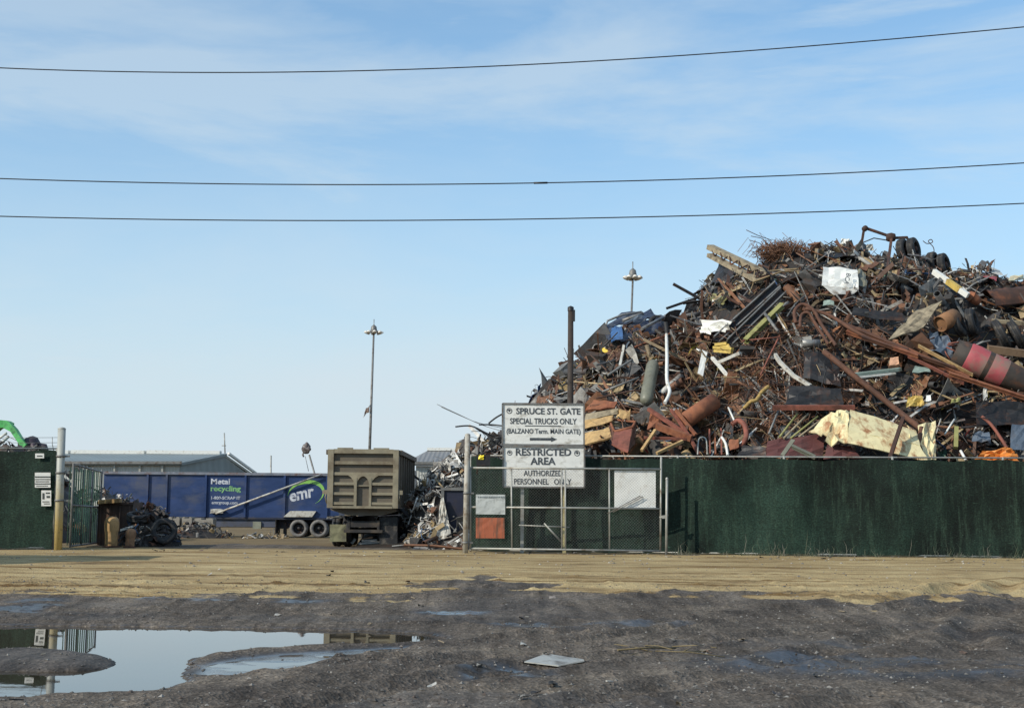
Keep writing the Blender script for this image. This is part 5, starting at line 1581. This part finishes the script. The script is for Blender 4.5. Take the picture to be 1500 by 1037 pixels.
# --- upper face
bn = hsheet('car_bonnet', 'white car bonnet lettered BCA near the top of the heap', 'bonnet', [(1204, 418), (1258, 424), (1256, 394), (1206, 390)], M_white, 1.0, .05, 6, .03)
q = MB(); a, b_ = hp(1248, 425, 1.18), hp(1240, 396, 1.18)
q.col = None
e1_ = (hp(1252, 398, 1.2) - hp(1246, 424, 1.2)); ez_ = e1_.normalized(); nx_ = V((0, -1, 0.25)).normalized(); ey_ = nx_.cross(ez_).normalized()
put_text(q, 'BCA', hp(1240, 400, 1.2), -ez_, -ey_, .62, .17, .01)
q.build('lettering', M_ink, bn)
q = MB(); q.sheet(hp(1222, 432, .95), hp(1250, 430, .95), hp(1258, 424, .95), hp(1204, 417, .95), 4, 3, .06, .02); q.build('front_edge', M_whitedirty, bn)
hsheet('grey_fender', 'curved grey green fender tucked right of the white bonnet', 'fender', [(1256, 420), (1270, 417), (1268, 400), (1254, 392)], M_tank, .8, .06, 5)
hsheet('teal_scrap', 'small teal sheet below the white bonnet', 'sheet', [(1205, 448), (1222, 447), (1221, 440), (1207, 440)], M_teal, .7, .04, 3)
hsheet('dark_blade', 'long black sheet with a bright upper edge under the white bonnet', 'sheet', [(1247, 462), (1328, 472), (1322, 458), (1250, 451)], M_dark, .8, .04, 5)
hsheet('grey_slab', 'wedge shaped weathered grey slab in the upper right face', 'slab', [(1301, 497), (1352, 480), (1380, 440), (1340, 456)], M_wood, 1.0, .04, 5, .05)
hsheet('blue_sheet', 'dark slate blue sheet hanging below the wedge shaped slab', 'sheet', [(1362, 514), (1396, 524), (1388, 492), (1362, 484)], M_slate, .6, .1, 5)
piece('rusty_drum', 'rusty brown drum with its round end showing, right of the grey slab', 'drum', [(1377, 475), (1398, 464)], 27, mat('tan brown drum', S(128, 92, 62), .8, 0, .25, 3, S(84, 60, 46), .5, 2), .9, 'hollow')
for i, (u, v, ax__, R, lab) in enumerate(((1404, 474, (.8, -.5, .3), .5, 'left black tyre of the pair in shade under the tank shell'), (1424, 472, (.85, -.5, .2), .52, 'right black tyre of the pair in shade under the tank shell'), (1466, 490, (.9, -.3, .45), .58, 'left black tyre of the two leaning at the right edge'), (1488, 490, (.9, -.3, .45), .58, 'right black tyre of the two leaning at the right edge'))):
    loosetyre(lab, hp(u, v, .6), ax__, R, .3)
piece('plank', 'tan plank lying across the two leaning tyres at the right edge', 'plank', [(1453, 470), (1505, 474)], 6, M_wood, 1.1)
piece('timber_beam', 'broad tan beam under the two leaning tyres at the right edge', 'beam', [(1447, 511), (1510, 519)], 11, mat('brown timber', S(120, 98, 76), .85, 0, .25, 4, S(80, 62, 50), .45, 2), .8)
# red mixer drum
md = root('mixer_drum', 'faded red drum with dark bands lying tilted at the right edge', 'drum', hp(1430, 545, .5))
a, b_ = hp(1398, 514, .75), hp(1512, 566, .6); L = (b_ - a).length; dd = b_ - a; R = .52
q = MB(); q.lathe([(.001, .12), (R * .74, .1), (R * .78, 0), (R * .84, 0), (R * .95, .45)], a, dd, 26); q.lathe([(R * 1.0, 1.12), (R * .99, 1.3)], a, dd, 26); q.lathe([(R * .96, 1.86), (R * .8, 2.6), (R * .6, L), (.001, L)], a, dd, 26); q.build('drum_shell', M_dark2, md)
q = MB(); q.lathe([(R * .95, .45), (R * 1.0, .5), (R * 1.03, .8), (R * 1.0, 1.12)], a, dd, 26); q.build('red_band', M_redp, md)
q = MB(); q.lathe([(R * .99, 1.3), (R * 1.01, 1.36), (R * .99, 1.75), (R * .96, 1.86)], a, dd, 26); q.build('red_band', M_redp, md)
q = MB()
for k in range(5):
    an_ = k * 1.25; u_ = dd.orthogonal().normalized(); w2 = dd.normalized().cross(u_)
    q.tube([a + (u_ * math.cos(an_) + w2 * math.sin(an_)) * R * .7, a + (u_ * math.cos(an_) + w2 * math.sin(an_)) * R * .3 - dd.normalized() * .3], .03, 5)
q.build('end_bar', M_redrust, md)
# --- left shoulder: crushed blue car
cw = root('crushed_car', 'crushed dark blue car wreck on the left shoulder of the heap', 'car wreck', hp(925, 490, .4))
q = MB()
q.sheet(hp(893, 500, 1.60), hp(975, 484, 1.60), hp(972, 462, 1.50), hp(884, 482, 1.50), 9, 5, .13, .04)
q.sheet(hp(884, 482, 1.50), hp(972, 464, 1.50), hp(955, 456, 0.30), hp(905, 462, 0.30), 8, 4, .13, .04)
q.build('body', mat('navy wreck paint', S(38, 48, 70), .4, .15, .3, 2, S(90, 92, 96), .5, 2.5), cw)
q = MB(); q.sheet(hp(894, 500, 1.80), hp(912, 496, 1.80), hp(910, 477, 1.75), hp(895, 480, 1.75), 4, 4, .05, .03); q.build('door', M_bluep, cw)
q = MB()
q.tube([hp(882, 492, 1.70), hp(890, 470, 1.60), hp(912, 461, 1.50), hp(940, 457, 1.50)], .045, 6); q.tube([hp(912, 470, 1.75), hp(942, 459, 1.65)], .08, 6); q.tube([hp(940, 482, 1.80), hp(970, 466, 1.70)], .06, 6); q.build('pillar', M_greysheet, cw)
q = MB(); q.sheet(hp(914, 474, 1.80), hp(940, 466, 1.80), hp(942, 459, 1.70), hp(918, 463, 1.70), 4, 3, .05, .02); q.build('bonnet', M_slate, cw)
loosetyre(None, hp(962, 474, 1.60), (.2, -.9, .2), .34, .22, parent=cw, name='wheel')
piece('bent_cable', 'looping grey cable hanging off the left of the blue wreck', 'cable', [(905, 474), (882, 487), (873, 500), (878, 512), (892, 508), (884, 496), (872, 508), (862, 522)], 2.6, M_galvdk, .6, 'tube')
lp = piece('lamp_post', 'bent white lamp post standing upright below the blue wreck', 'lamp post', [(976, 478), (977, 520), (977, 556), (981, 574), (974, 590)], 5.6, M_white, 1.5, 'tube')
q = MB(); q.lathe([(.18, -.1), (.3, -.06), (.34, .1), (.2, .22), (.12, .1), (.18, -.1)], hp(980, 472, 1.2), (.3, -.8, .5), 14); q.sheet(hp(970, 480, .9), hp(984, 482, .9), hp(986, 470, .9), hp(974, 466, .9), 4, 4, .06, .02); q.build('pole_head', M_greysheet, lp)
piece('gas_tank', 'upright grey green tank left of the bent white lamp post', 'tank', [(946, 590), (957, 531)], 21, M_tank, .75, 'tank')
piece('steel_pole', 'thin grey pole leaning left of the grey green tank', 'pole', [(890, 550), (908, 538), (926, 527)], 4, M_galvdk, .8, 'tube')
piece('steel_pole', 'long thin grey pole crossing low left of the tank', 'pole', [(882, 574), (936, 553)], 3.5, M_galvdk, .8, 'tube')
piece('steel_strip', 'upright pale bent strip high on the left slope', 'strip', [(908, 536), (911, 522), (914, 506)], 4, M_whitedirty, .8)
hsheet('brown_sheet', 'brown crumpled sheet on the left slope under the blue wreck', 'sheet', [(872, 520), (920, 522), (914, 510), (872, 508)], mat('brown sheet', S(116, 92, 70), .7, 0, .2, 3, S(80, 60, 48), .4, 2), .7, .08, 5)
piece('yellow_bar', 'upper short yellow bar at the left end of the heap', 'bar', [(803, 558), (830, 553)], 4, M_yellow, .7)
piece('yellow_bar', 'lower short yellow bar at the left end of the heap', 'bar', [(804, 563), (831, 559)], 3.5, M_yellow, .75)
for (a_, b2, lab) in (((781, 571), (797, 578), 'upper black pipe stub poking out at the far left of the heap'), ((788, 580), (801, 585), 'lower black pipe stub poking out at the far left of the heap')):
    piece('pipe_stub', lab, 'pipe', [a_, b2], 6, M_dark, .6, 'hollow')
piece('rusty_rails', 'upper long rusty rail running under the blue wreck', 'rail', [(905, 508), (972, 482)], 4, M_rust, .8, 'L')
piece('rusty_rails', 'lower long rusty rail running under the blue wreck', 'rail', [(912, 515), (990, 485)], 3.5, M_orust, .8, 'L')
# --- middle upper
for i, (a_, b2, w_, lab) in enumerate((((1049, 500), (1138, 419), 12, 'upper black chute of the two running down from the girder'), ((1068, 504), (1146, 428), 11, 'lower black chute of the two running down from the girder'))):
    ch = root('steel_chute', lab, 'chute', hp(*a_, .6)); pa, pb = hp(*a_, .9), hp(*b2, .9)
    q = MB(); q.bar(pa, pb, w_ * KP, .08, (0, -.9, .4)); q.build('bed', M_dark, ch)
    sd_ = (pb - pa).normalized().cross(V((0, -.9, .4))).normalized() * w_ * KP / 2
    q = MB()
    for s_ in (-1, 1): q.bar(pa + sd_ * s_ + V((0, -.1, .04)), pb + sd_ * s_ + V((0, -.1, .04)), .05, .22, (0, -.9, .4))
    q.build('edge', M_galvdk, ch)
piece('steel_beam', 'yellow green steel beam running up beside the black chutes', 'beam', [(1092, 500), (1146, 447)], 9, M_ygreen, .9, 'I', 8)
piece('steel_rod', 'short grey rod crossing the yellow green beam', 'rod', [(1120, 459), (1140, 486)], 5, M_galvdk, 1.1, 'tube')
hsheet('white_sheet', 'crumpled white sheet left of the black chutes', 'sheet', [(1027, 489), (1062, 487), (1078, 470), (1026, 468)], M_white, .9, .12, 6)
yb = root('yellow_bracket', 'bright yellow steel bracket below the black chutes', 'bracket', hp(1060, 512, .9))
q = MB(); q.bar(hp(1046, 509, 1.0), hp(1073, 511, 1.0), .12, .1); q.bar(hp(1047, 514, 1.0), hp(1072, 516, 1.0), .12, .1); q.bar(hp(1049, 505, .95), hp(1066, 503, .95), .16, .1); q.build('bars', M_yellow, yb)
q = MB(); q.sheet(hp(1049, 514, .95), hp(1070, 514, .95), hp(1068, 504, .95), hp(1052, 504, .95), 3, 3, .02, .03); q.build('plate', M_yellow, yb)
hsheet('white_board', 'upright white diamond shaped board in the middle of the heap', 'board', [(1022, 546), (1030, 550), (1036, 517), (1029, 512)], M_white, 1.0, .015, 3, .03)
piece('bent_strip', 'white bent strip falling right of the white diamond board', 'strip', [(1043, 524), (1052, 534), (1066, 551)], 4.5, M_white, .9)
piece('steel_strip', 'pale strip slanting up below the yellow bracket', 'strip', [(1050, 532), (1084, 517)], 5, M_whitedirty, .9)
piece('bent_pipe', 'long white bent strip dropping into the dark hollow', 'strip', [(1135, 519), (1142, 530), (1162, 550), (1187, 565)], 5, M_whitedirty, .8)
piece('steel_rod', 'thin pinkish red rod standing in the brown wire mass', 'rod', [(1142, 492), (1128, 520), (1114, 550)], 2.4, M_redrust, .9, 'tube')
piece('steel_rod', 'thin reddish rod lying level under the yellow green beam', 'rod', [(1088, 499), (1140, 494)], 2.2, M_redrust, .9, 'tube')
piece('pipe_end', 'short fat grey pipe end beside the rusty bent loops', 'pipe', [(1174, 503), (1200, 503)], 13, M_greysheet, .8, 'hollow')
# bent loops of heavy rusty bar and the long bundle of rails
for i, (pts, w_, lab) in enumerate(((( (1166, 474), (1164, 456), (1176, 446), (1192, 455), (1206, 480), (1225, 507)), 6, 'outer loop of heavy rusty bar at the head of the rail bundle'),
        (((1172, 480), (1174, 462), (1184, 458), (1192, 470), (1214, 505)), 5, 'inner loop of heavy rusty bar at the head of the rail bundle'),
        (((1180, 452), (1215, 462), (1250, 484), (1292, 506)), 6, 'rusty bar bending over the top of the rail bundle'))):
    piece('bent_bar', lab, 'bar', pts, w_, M_rust, 1.0, 'tube')
for i, (a_, b2, w_, mm_, lab) in enumerate((((1228, 470), (1330, 512), 8, M_rust, 'topmost brown rail of the rusty bundle'), ((1240, 484), (1345, 520), 7, M_orust, 'orange rail second from the top of the rusty bundle'),
        ((1262, 492), (1400, 538), 6, M_rust, 'brown rail in the middle of the rusty bundle'), ((1312, 503), (1420, 552), 9, M_orust, 'thick orange rail in the lower half of the rusty bundle'),
        ((1345, 505), (1425, 548), 5, M_tan, 'tan rail ending beside the red drum'), ((1390, 545), (1506, 582), 7, M_orust, 'long orange rail running out under the red drum'),
        ((1330, 520), (1412, 560), 5, M_redrust, 'reddish rail at the bottom of the rusty bundle'))):
    piece('rusty_rail', lab, 'rail', [a_, b2], w_, mm_, .95 + .05 * (i % 3), 'L')
piece('rusty_pipe', 'long brown rusty pipe slanting down across the dark hollow', 'pipe', [(1207, 515), (1258, 556), (1308, 596), (1350, 629)], 9, M_rust, 1.1, 'tube')
piece('rusty_pipe', 'short bent rusty pipe hanging over the cream container', 'pipe', [(1350, 627), (1347, 645), (1336, 664)], 9, M_rust, 1.3, 'tube')
piece('pale_slat', 'pale green slat lying level in the middle of the dark hollow', 'slat', [(1250, 549), (1320, 541)], 5, M_teal, .9)
piece('pale_slat', 'thin white slat just under the pale green one', 'slat', [(1256, 553), (1312, 547)], 2.5, M_white, .95)
hsheet('teal_scrap', 'teal sheet right of the pale green slat', 'sheet', [(1336, 545), (1363, 546), (1360, 537), (1340, 536)], M_teal, .8, .05, 3)
hsheet('pink_block', 'pinkish tan block under the rusty rail bundle', 'block', [(1303, 535), (1317, 533), (1316, 523), (1304, 524)], mat('pink plaster', S(198, 152, 122), .8), 1.0, .03, 3, .2)
hsheet('yellow_scrap', 'crumpled mustard yellow casing above the cream container', 'casing', [(1327, 596), (1354, 592), (1350, 579), (1330, 580)], M_yellow, .9, .1, 5)
hsheet('white_tag', 'small square white tag right of the mustard casing', 'plate', [(1356, 588), (1364, 587), (1363, 579), (1357, 579)], M_white, .9, .02, 2)
hsheet('white_tag', 'hanging white tag under the long orange rail', 'plate', [(1440, 587), (1447, 586), (1446, 567), (1441, 566)], M_whitedirty, .9, .03, 3)
hsheet('yellow_scrap', 'small yellow lump right of the two white tags', 'lump', [(1392, 592), (1408, 590), (1406, 583), (1395, 583)], M_ygreen, .8, .07, 4)
# cream container: crumpled body with ridged side, torn end
cc_ = root('crushed_container', 'crushed cream container with rust streaks above the green fence', 'container', hp(1280, 665, .8))
M_cream = mat('cream container paint', S(214, 202, 158), .6, 0, .08, 2, S(150, 104, 66), .5, 2.2, (1.6, 1, .5))
q = MB(); r_ = random.Random(31)
q.sheet(hp(1241, 648, 1.9), hp(1360, 676, 1.7), hp(1348, 652, 1.7), hp(1243, 630, 1.9), 8, 3, .025, .04, r_)
q.sheet(hp(1243, 630, 1.9), hp(1348, 652, 1.7), hp(1342, 630, 1.2), hp(1246, 599, 1.3), 8, 4, .025, .04, r_)
q.build('side', M_cream, cc_)
q = MB(); q.sheet(hp(1210, 650, 1.7), hp(1241, 648, 1.9), hp(1244, 599, 1.5), hp(1224, 598, 1.3), 5, 6, .13, .04, r_); q.sheet(hp(1186, 636, 1.3), hp(1212, 638, 1.7), hp(1230, 604, 1.4), hp(1212, 608, 1.1), 5, 4, .11, .04, r_); q.build('crumpled_end', M_cream, cc_)
q = MB(); q.sheet(hp(1332, 640, 1.6), hp(1346, 672, 1.8), hp(1340, 640, 1.3), hp(1330, 622, 1.2), 3, 4, .05, .03, r_); q.sheet(hp(1352, 676, 1.5), hp(1372, 672, 1.3), hp(1370, 617, 1.2), hp(1346, 622, 1.4), 5, 6, .08, .03, r_); q.build('torn_flap', M_cream, cc_)
piece('rusty_post', 'brown rusty post leaning in front of the cream container', 'post', [(1323, 612), (1303, 672)], 6, M_drust, 2.2, 'I', 5)
hsheet('maroon_sheet', 'dark maroon sheet lying left of the cream container', 'sheet', [(1122, 668), (1206, 668), (1208, 634), (1124, 646)], M_maroon, 1.0, .05, 5)
hsheet('maroon_sheet', 'dark maroon flap curling under the cream container', 'sheet', [(1206, 672), (1262, 672), (1246, 652), (1212, 652)], M_maroon, 1.5, .06, 4)
piece('steel_beam', 'reddish flat beam above the fan of thin poles', 'beam', [(1132, 597), (1252, 597)], 7, M_redrust, 1.2, 'box', 5)
for i, (a_, b2, mm_, lab) in enumerate((((1142, 640), (1168, 606), M_ygreen, 'leftmost pole in the fan of thin poles beside the cream container'), ((1148, 642), (1184, 606), M_wood, 'second pole from the left in the fan beside the cream container'), ((1158, 642), (1198, 610), M_ygreen, 'middle pole in the fan of thin poles beside the cream container'), ((1170, 640), (1204, 614), M_wood, 'second pole from the right in the fan beside the cream container'), ((1126, 636), (1140, 602), M_galvdk, 'dark steep pole left of the fan of thin poles'))):
    piece('thin_pole', lab, 'pole', [a_, b2], 3.2, mm_, 1.0, 'tube')
piece('angle_iron', 'grey green angle iron rising over the maroon sheet', 'angle iron', [(1146, 667), (1162, 644)], 6, M_tank, 1.6, 'L')
piece('angle_iron', 'grey green angle iron falling right over the maroon sheet', 'angle iron', [(1160, 652), (1194, 668)], 6, M_tank, 1.6, 'L')
hsheet('dark_slab', 'dark slab lying low between the orange ring and the maroon sheet', 'slab', [(1080, 668), (1122, 668), (1122, 654), (1084, 652)], M_dark, 1.0, .04, 4, .06)
piece('knobbly_hose', 'knobbly yellowish hose in the brown wire mass', 'hose', [(1090, 598), (1100, 588), (1108, 586), (1116, 574), (1126, 566)], 6, mat('yellowish hose', S(150, 124, 72), .8, 0, .5, 14), 1.0, 'tube')
piece('orange_pipe', 'fat orange rusty pipe low in the left half of the heap', 'pipe', [(1001, 618), (1046, 588)], 26, M_orust, .9, 'hollow')
for i, (pts, w_, mm_, lab) in enumerate((([(950, 599), (1013, 641)], 5, M_redrust, 'long orange bar falling right across the fat orange pipe'), ([(983, 600), (1010, 640), (1024, 666)], 4, M_redrust, 'thin orange bar falling steeply past the fat orange pipe'),
        ([(943, 641), (1010, 643)], 3.6, M_redrust, 'level orange bar below the crossing orange bars'), ([(990, 601), (1019, 637)], 4, M_orust, 'short orange bar beside the steep orange bar'), ([(962, 624), (1013, 642)], 9, M_orust, 'wide orange strip under the crossing orange bars'),
        ([(940, 660), (960, 630)], 4, M_tan, 'tan stick rising at the left of the orange bars'), ([(962, 664), (1000, 646)], 4, M_tan, 'tan stick lying at the foot of the orange bars'))):
    piece('orange_bar', lab, 'bar', pts, w_, mm_, 1.1 + .04 * i)
hsheet('orange_sheet', 'triangular orange sheet left of the fat orange pipe', 'sheet', [(948, 628), (972, 624), (966, 608), (953, 602)], M_orust, .9, .06, 4)
for i, (u, v0, v1, w_, lab) in enumerate(((1039, 630, 666, 6, 'leftmost upright orange plate by the fence top'), (1047, 634, 667, 7, 'middle upright orange plate by the fence top'), (1056, 628, 667, 4, 'rightmost upright orange plate by the fence top'))):
    piece('upright_plate', lab, 'plate', [(u, v0), (u + 1, v1)], w_, M_redrust if i != 1 else M_orust, 1.2, 'box', 2)
piece('white_rod', 'white bent rod standing beside the upright orange plates', 'rod', [(1057, 640), (1063, 650), (1066, 667)], 4, M_white, 1.3, 'tube')
piece('white_rod', 'thin white rod above the orange ring', 'rod', [(1067, 597), (1077, 619)], 3, M_white, 1.0, 'tube')
piece('bent_wire', 'thin pale bent wire hoop right of the orange bars', 'frame', [(1022, 666), (1024, 643), (1034, 643), (1036, 666)], 2.2, M_galv, 1.3, 'tube')
piece('orange_ring', 'broken orange ring of heavy steel above the fence top', 'ring', [(1072, 622), (1082, 616), (1091, 624), (1093, 640), (1086, 652), (1076, 656)], 8, M_redrust, 1.0, 'tube')
hsheet('orange_sheet', 'orange plate hanging below the broken orange ring', 'sheet', [(1068, 660), (1082, 656), (1082, 643), (1068, 644)], M_orust, 1.2, .03, 3)
# boards and orange bin beside the big sign
for i, (q4, mm_, lab) in enumerate(((((857, 600), (900, 597), (904, 588), (870, 586)), M_orust, 'rust brown plate on top of the tan boards beside the sign'), (((856, 616), (904, 606), (906, 598), (858, 606)), M_wood, 'topmost pale board beside the sign'), (((856, 628), (896, 617), (898, 608), (857, 616)), M_tan, 'middle tan board beside the sign'), (((856, 650), (896, 640), (892, 626), (856, 634)), M_tan, 'lowest wide tan board beside the sign'))):
    hsheet('board', lab, 'board', q4, mm_, 1.0 + .12 * i, .03, 4, .06)
ob = root('orange_bin', 'red orange open bin right of the tan boards', 'bin', hp(908, 660, 1.0))
q = MB(); q.sheet(hp(896, 650, 1.6), hp(920, 662, 1.6), hp(926, 626, 1.5), hp(900, 632, 1.5), 3, 3, .03, .04); q.build('front', M_redrust, ob)
q = MB(); q.sheet(hp(889, 632, 1.1), hp(896, 650, 1.6), hp(900, 632, 1.5), hp(892, 614, 1.0), 3, 3, .04, .04); q.sheet(hp(920, 662, 1.6), hp(930, 650, 1.1), hp(932, 618, 1.0), hp(926, 626, 1.5), 3, 3, .03, .04); q.build('side', M_rust, ob)
q = MB(); q.tube([hp(900, 632, 1.52), hp(926, 626, 1.52), hp(931, 618, 1.02), hp(892, 614, 1.02), hp(900, 632, 1.52)], .05, 6); q.build('rim', M_orust, ob)
hsheet('tan_carton', 'crumpled tan casing standing behind the red orange bin', 'casing', [(903, 612), (922, 616), (924, 600), (908, 598)], M_tan, 1.1, .08, 4)
# right bottom
hsheet('orange_casing', 'crushed bright orange casing at the right above the fence', 'casing', [(1428, 674), (1493, 675), (1484, 656), (1440, 660)], mat('bright orange paint', S(214, 132, 54), .6, 0, .15, 3, S(132, 84, 52), .45, 1.6), 1.2, .12, 7)
piece('red_rod', 'bent red pipe falling toward the orange casing', 'pipe', [(1438, 610), (1452, 622), (1466, 642), (1476, 658)], 5, M_redrust, .9, 'tube')
hsheet('slate_panel', 'slate grey panel at the right edge above the fence', 'panel', [(1480, 658), (1512, 660), (1510, 622), (1482, 622)], M_slate, .9, .04, 4)
hsheet('blue_sheet', 'pale blue grey sheet left of the bent red pipe', 'sheet', [(1424, 646), (1452, 648), (1448, 634), (1426, 632)], M_slate, .9, .07, 4)
piece('steel_strip', 'yellowish upright strip in the dark right of the cream container', 'strip', [(1400, 656), (1401, 626)], 6, M_ygreen, .8)
piece('white_rod', 'white rod leaning in the dark left of the yellowish strip', 'rod', [(1384, 636), (1398, 614)], 2.6, M_white, .8, 'tube')
piece('white_rod', 'short white stub sticking out just above the right fence', 'rod', [(1407, 660), (1415, 674)], 4, M_white, 1.2, 'tube')
hsheet('dark_sheet', 'large black sheet standing in for the shaded hollow left of the long rusty pipe', 'panel', [(1176, 552), (1232, 568), (1228, 520), (1178, 514)], M_dark, .7, .08, 5)  # black sheet supplies the shade of a void in the scrap
hsheet('dark_sheet', 'large black sheet lying above the reddish beam', 'panel', [(1150, 594), (1236, 594), (1232, 568), (1156, 566)], M_dark, .8, .08, 5)
hsheet('dark_sheet', 'black sheet at the far right under the long orange rail', 'panel', [(1430, 622), (1506, 624), (1504, 590), (1430, 588)], M_dark, .7, .08, 5)
# cables trailing out at the left foot
cb_ = root('cable_bundle', 'sprawling dark cables trailing out left of the big sign', 'cable bundle', P(715, 668, 44.5))
r_ = random.Random(12)
for k, pts in enumerate((((640, 592), (670, 606), (705, 622), (738, 632)), ((646, 596), (675, 609), (700, 619), (736, 627)), ((667, 625), (690, 624), (712, 634), (738, 645)), ((697, 627), (712, 636), (722, 646), (736, 655)), ((702, 622), (720, 622), (738, 624)), ((716, 620), (726, 612), (740, 604)), ((706, 664), (712, 655), (724, 652), (737, 640)), ((698, 668), (712, 662), (728, 660), (740, 650)), ((712, 640), (704, 632), (690, 632)), ((700, 652), (704, 636)), ((722, 660), (716, 648), (730, 640), (740, 644)), ((672, 646), (690, 640), (704, 645)), ((668, 656), (688, 652), (706, 656)))):
    q = MB(); pp = [P(u, v, 44.4 + .3 * r_.random()) for u, v in pts]; fine = []
    for i in range(len(pp) - 1):
        for s_ in range(5):
            t_ = s_ / 5; a = pp[max(i - 1, 0)]; b_ = pp[i]; c_ = pp[i + 1]; d_ = pp[min(i + 2, len(pp) - 1)]
            fine.append(.5 * ((2 * b_) + (c_ - a) * t_ + (2 * a - 5 * b_ + 4 * c_ - d_) * t_ ** 2 + (3 * b_ - a - 3 * c_ + d_) * t_ ** 3))
    q.tube(fine + [pp[-1]], .010 if k in (0, 1, 8, 11, 12) else .028, 6); q.build('cable', M_cable if k not in (0, 1, 11, 12) else M_galvdk, cb_)

# weeds and litter along the foot of the long fence
mb = MB(); rnd = random.Random(77)
for k in range(300):
    cl = rnd.choice((0, 1)); u = rnd.uniform(985, 1640)
    if vnoise(u * .03, 0, 9) < .45 and rnd.random() < .8: continue
    D = 39.25 + (40.7 - 39.25) * max(0, (1640 - u)) / 950 if u > 500 else 39.75
    p = P(u, 800, D - .12); p.z = gz(D)
    for j in range(rnd.randint(2, 5)):
        h = rnd.uniform(.04, .16) * (1 + 5 * rnd.random() ** 7); d_ = V((rnd.gauss(0, .3), rnd.gauss(0, .12), 1)).normalized(); b0 = p + V((rnd.gauss(0, .05), rnd.gauss(0, .03), 0))
        mb.col = rnd.choice(((.12, .13, .08), (.06, .08, .05), (.2, .19, .15), (.04, .06, .04)))
        w_ = V((.006, 0, 0)); q_ = b0 + d_ * h * .6 + V((rnd.gauss(0, .04), 0, 0)); t_ = q_ + V((rnd.gauss(0, .08), 0, h * .35))
        mb.add([b0 - w_, b0 + w_, q_ + w_ * .8, q_ - w_ * .8, t_], [(0, 1, 2, 3), (3, 2, 4)])
tag(mb.build('weeds', gm, loc=(0, 0, 0), attr=True), 'thin dry weeds growing along the foot of the green fences', None, None, 'stuff')

# ------------------------------------------------------------------ unseen box trailer added past the left edge of the view to shadow the sand
q = MB(); zg = gz(30.5); bx0, bx1 = -26.5, -14.3
pk = root('shadow_trailer', 'unseen grey box trailer added past the left fence to shade the sand', 'trailer', V((-20, 30.5, zg)))
q.box(((bx0 + bx1) / 2, 30.5, zg + 2.6), (bx1 - bx0, 2.5, 2.7)); q.build('body', M_greysheet, pk)
q = MB()
for k in range(12): q.box((bx0 + .5 + k * (bx1 - bx0 - 1) / 11, 29.23, zg + 2.6), (.08, .04, 2.6))
q.build('side_rib', M_galvdk, pk)
q = MB(); q.box(((bx0 + bx1) / 2, 30.5, zg + 1.1), (bx1 - bx0 - .6, 1.0, .28)); q.build('chassis', M_frame, pk)
for xx in (bx1 - 1.4, bx1 - 2.7):
    for sg_ in (-1, 1): wheel(pk, V((xx, 30.5 + sg_ * 1.22, zg + .5)), (0, sg_, 0), .5, .5, M_black, M_frame)
q = MB()
for yy in (29.8, 31.2): q.box((bx0 + 2.2, yy, zg + .5), (.16, .16, 1.0)); q.box((bx0 + 2.2, yy, zg + .04), (.4, .3, .08))
q.build('landing_leg', M_dark, pk)

# small bits of metal and wrappers half sunk in the dirt
mb = MB(); rnd = random.Random(404)
for k in range(150):
    if k < 55: y = rnd.uniform(12, 30); x = rnd.uniform(-.38, .42) * y
    else: x = rnd.uniform(-14, 15.5); y = rnd.uniform(37.5, 39.2) if x > 4 else rnd.uniform(39.2, 41)
    z = zground(x, y)
    if z < ZW + .02: continue
    mb.col = rnd.choice(((.4, .39, .36), (.2, .19, .17), (.14, .09, .06), (.2, .16, .11), (.05, .05, .05), (.03, .03, .03)))
    if rnd.random() < .5:
        a = rnd.uniform(0, 6.3); L = rnd.uniform(.04, .2); mb.bar((x, y, z + .01), (x + L * math.cos(a), y + L * math.sin(a), z + rnd.uniform(.005, .04)), rnd.uniform(.01, .04), .012)
    else:
        r = rnd.uniform(.02, .06); h = lambda: rnd.uniform(0, .05)
        mb.sheet((x - r, y - r, z + h()), (x + r, y - r * .7, z + h()), (x + r * .8, y + r, z + h()), (x - r, y + r * .8, z + h()), 2, 2, .015, .004, rnd)
tag(mb.build('litter', M_piece, loc=(0, 0, 0), attr=True), 'small metal bits and wrappers scattered in the dirt', None, None, 'stuff')
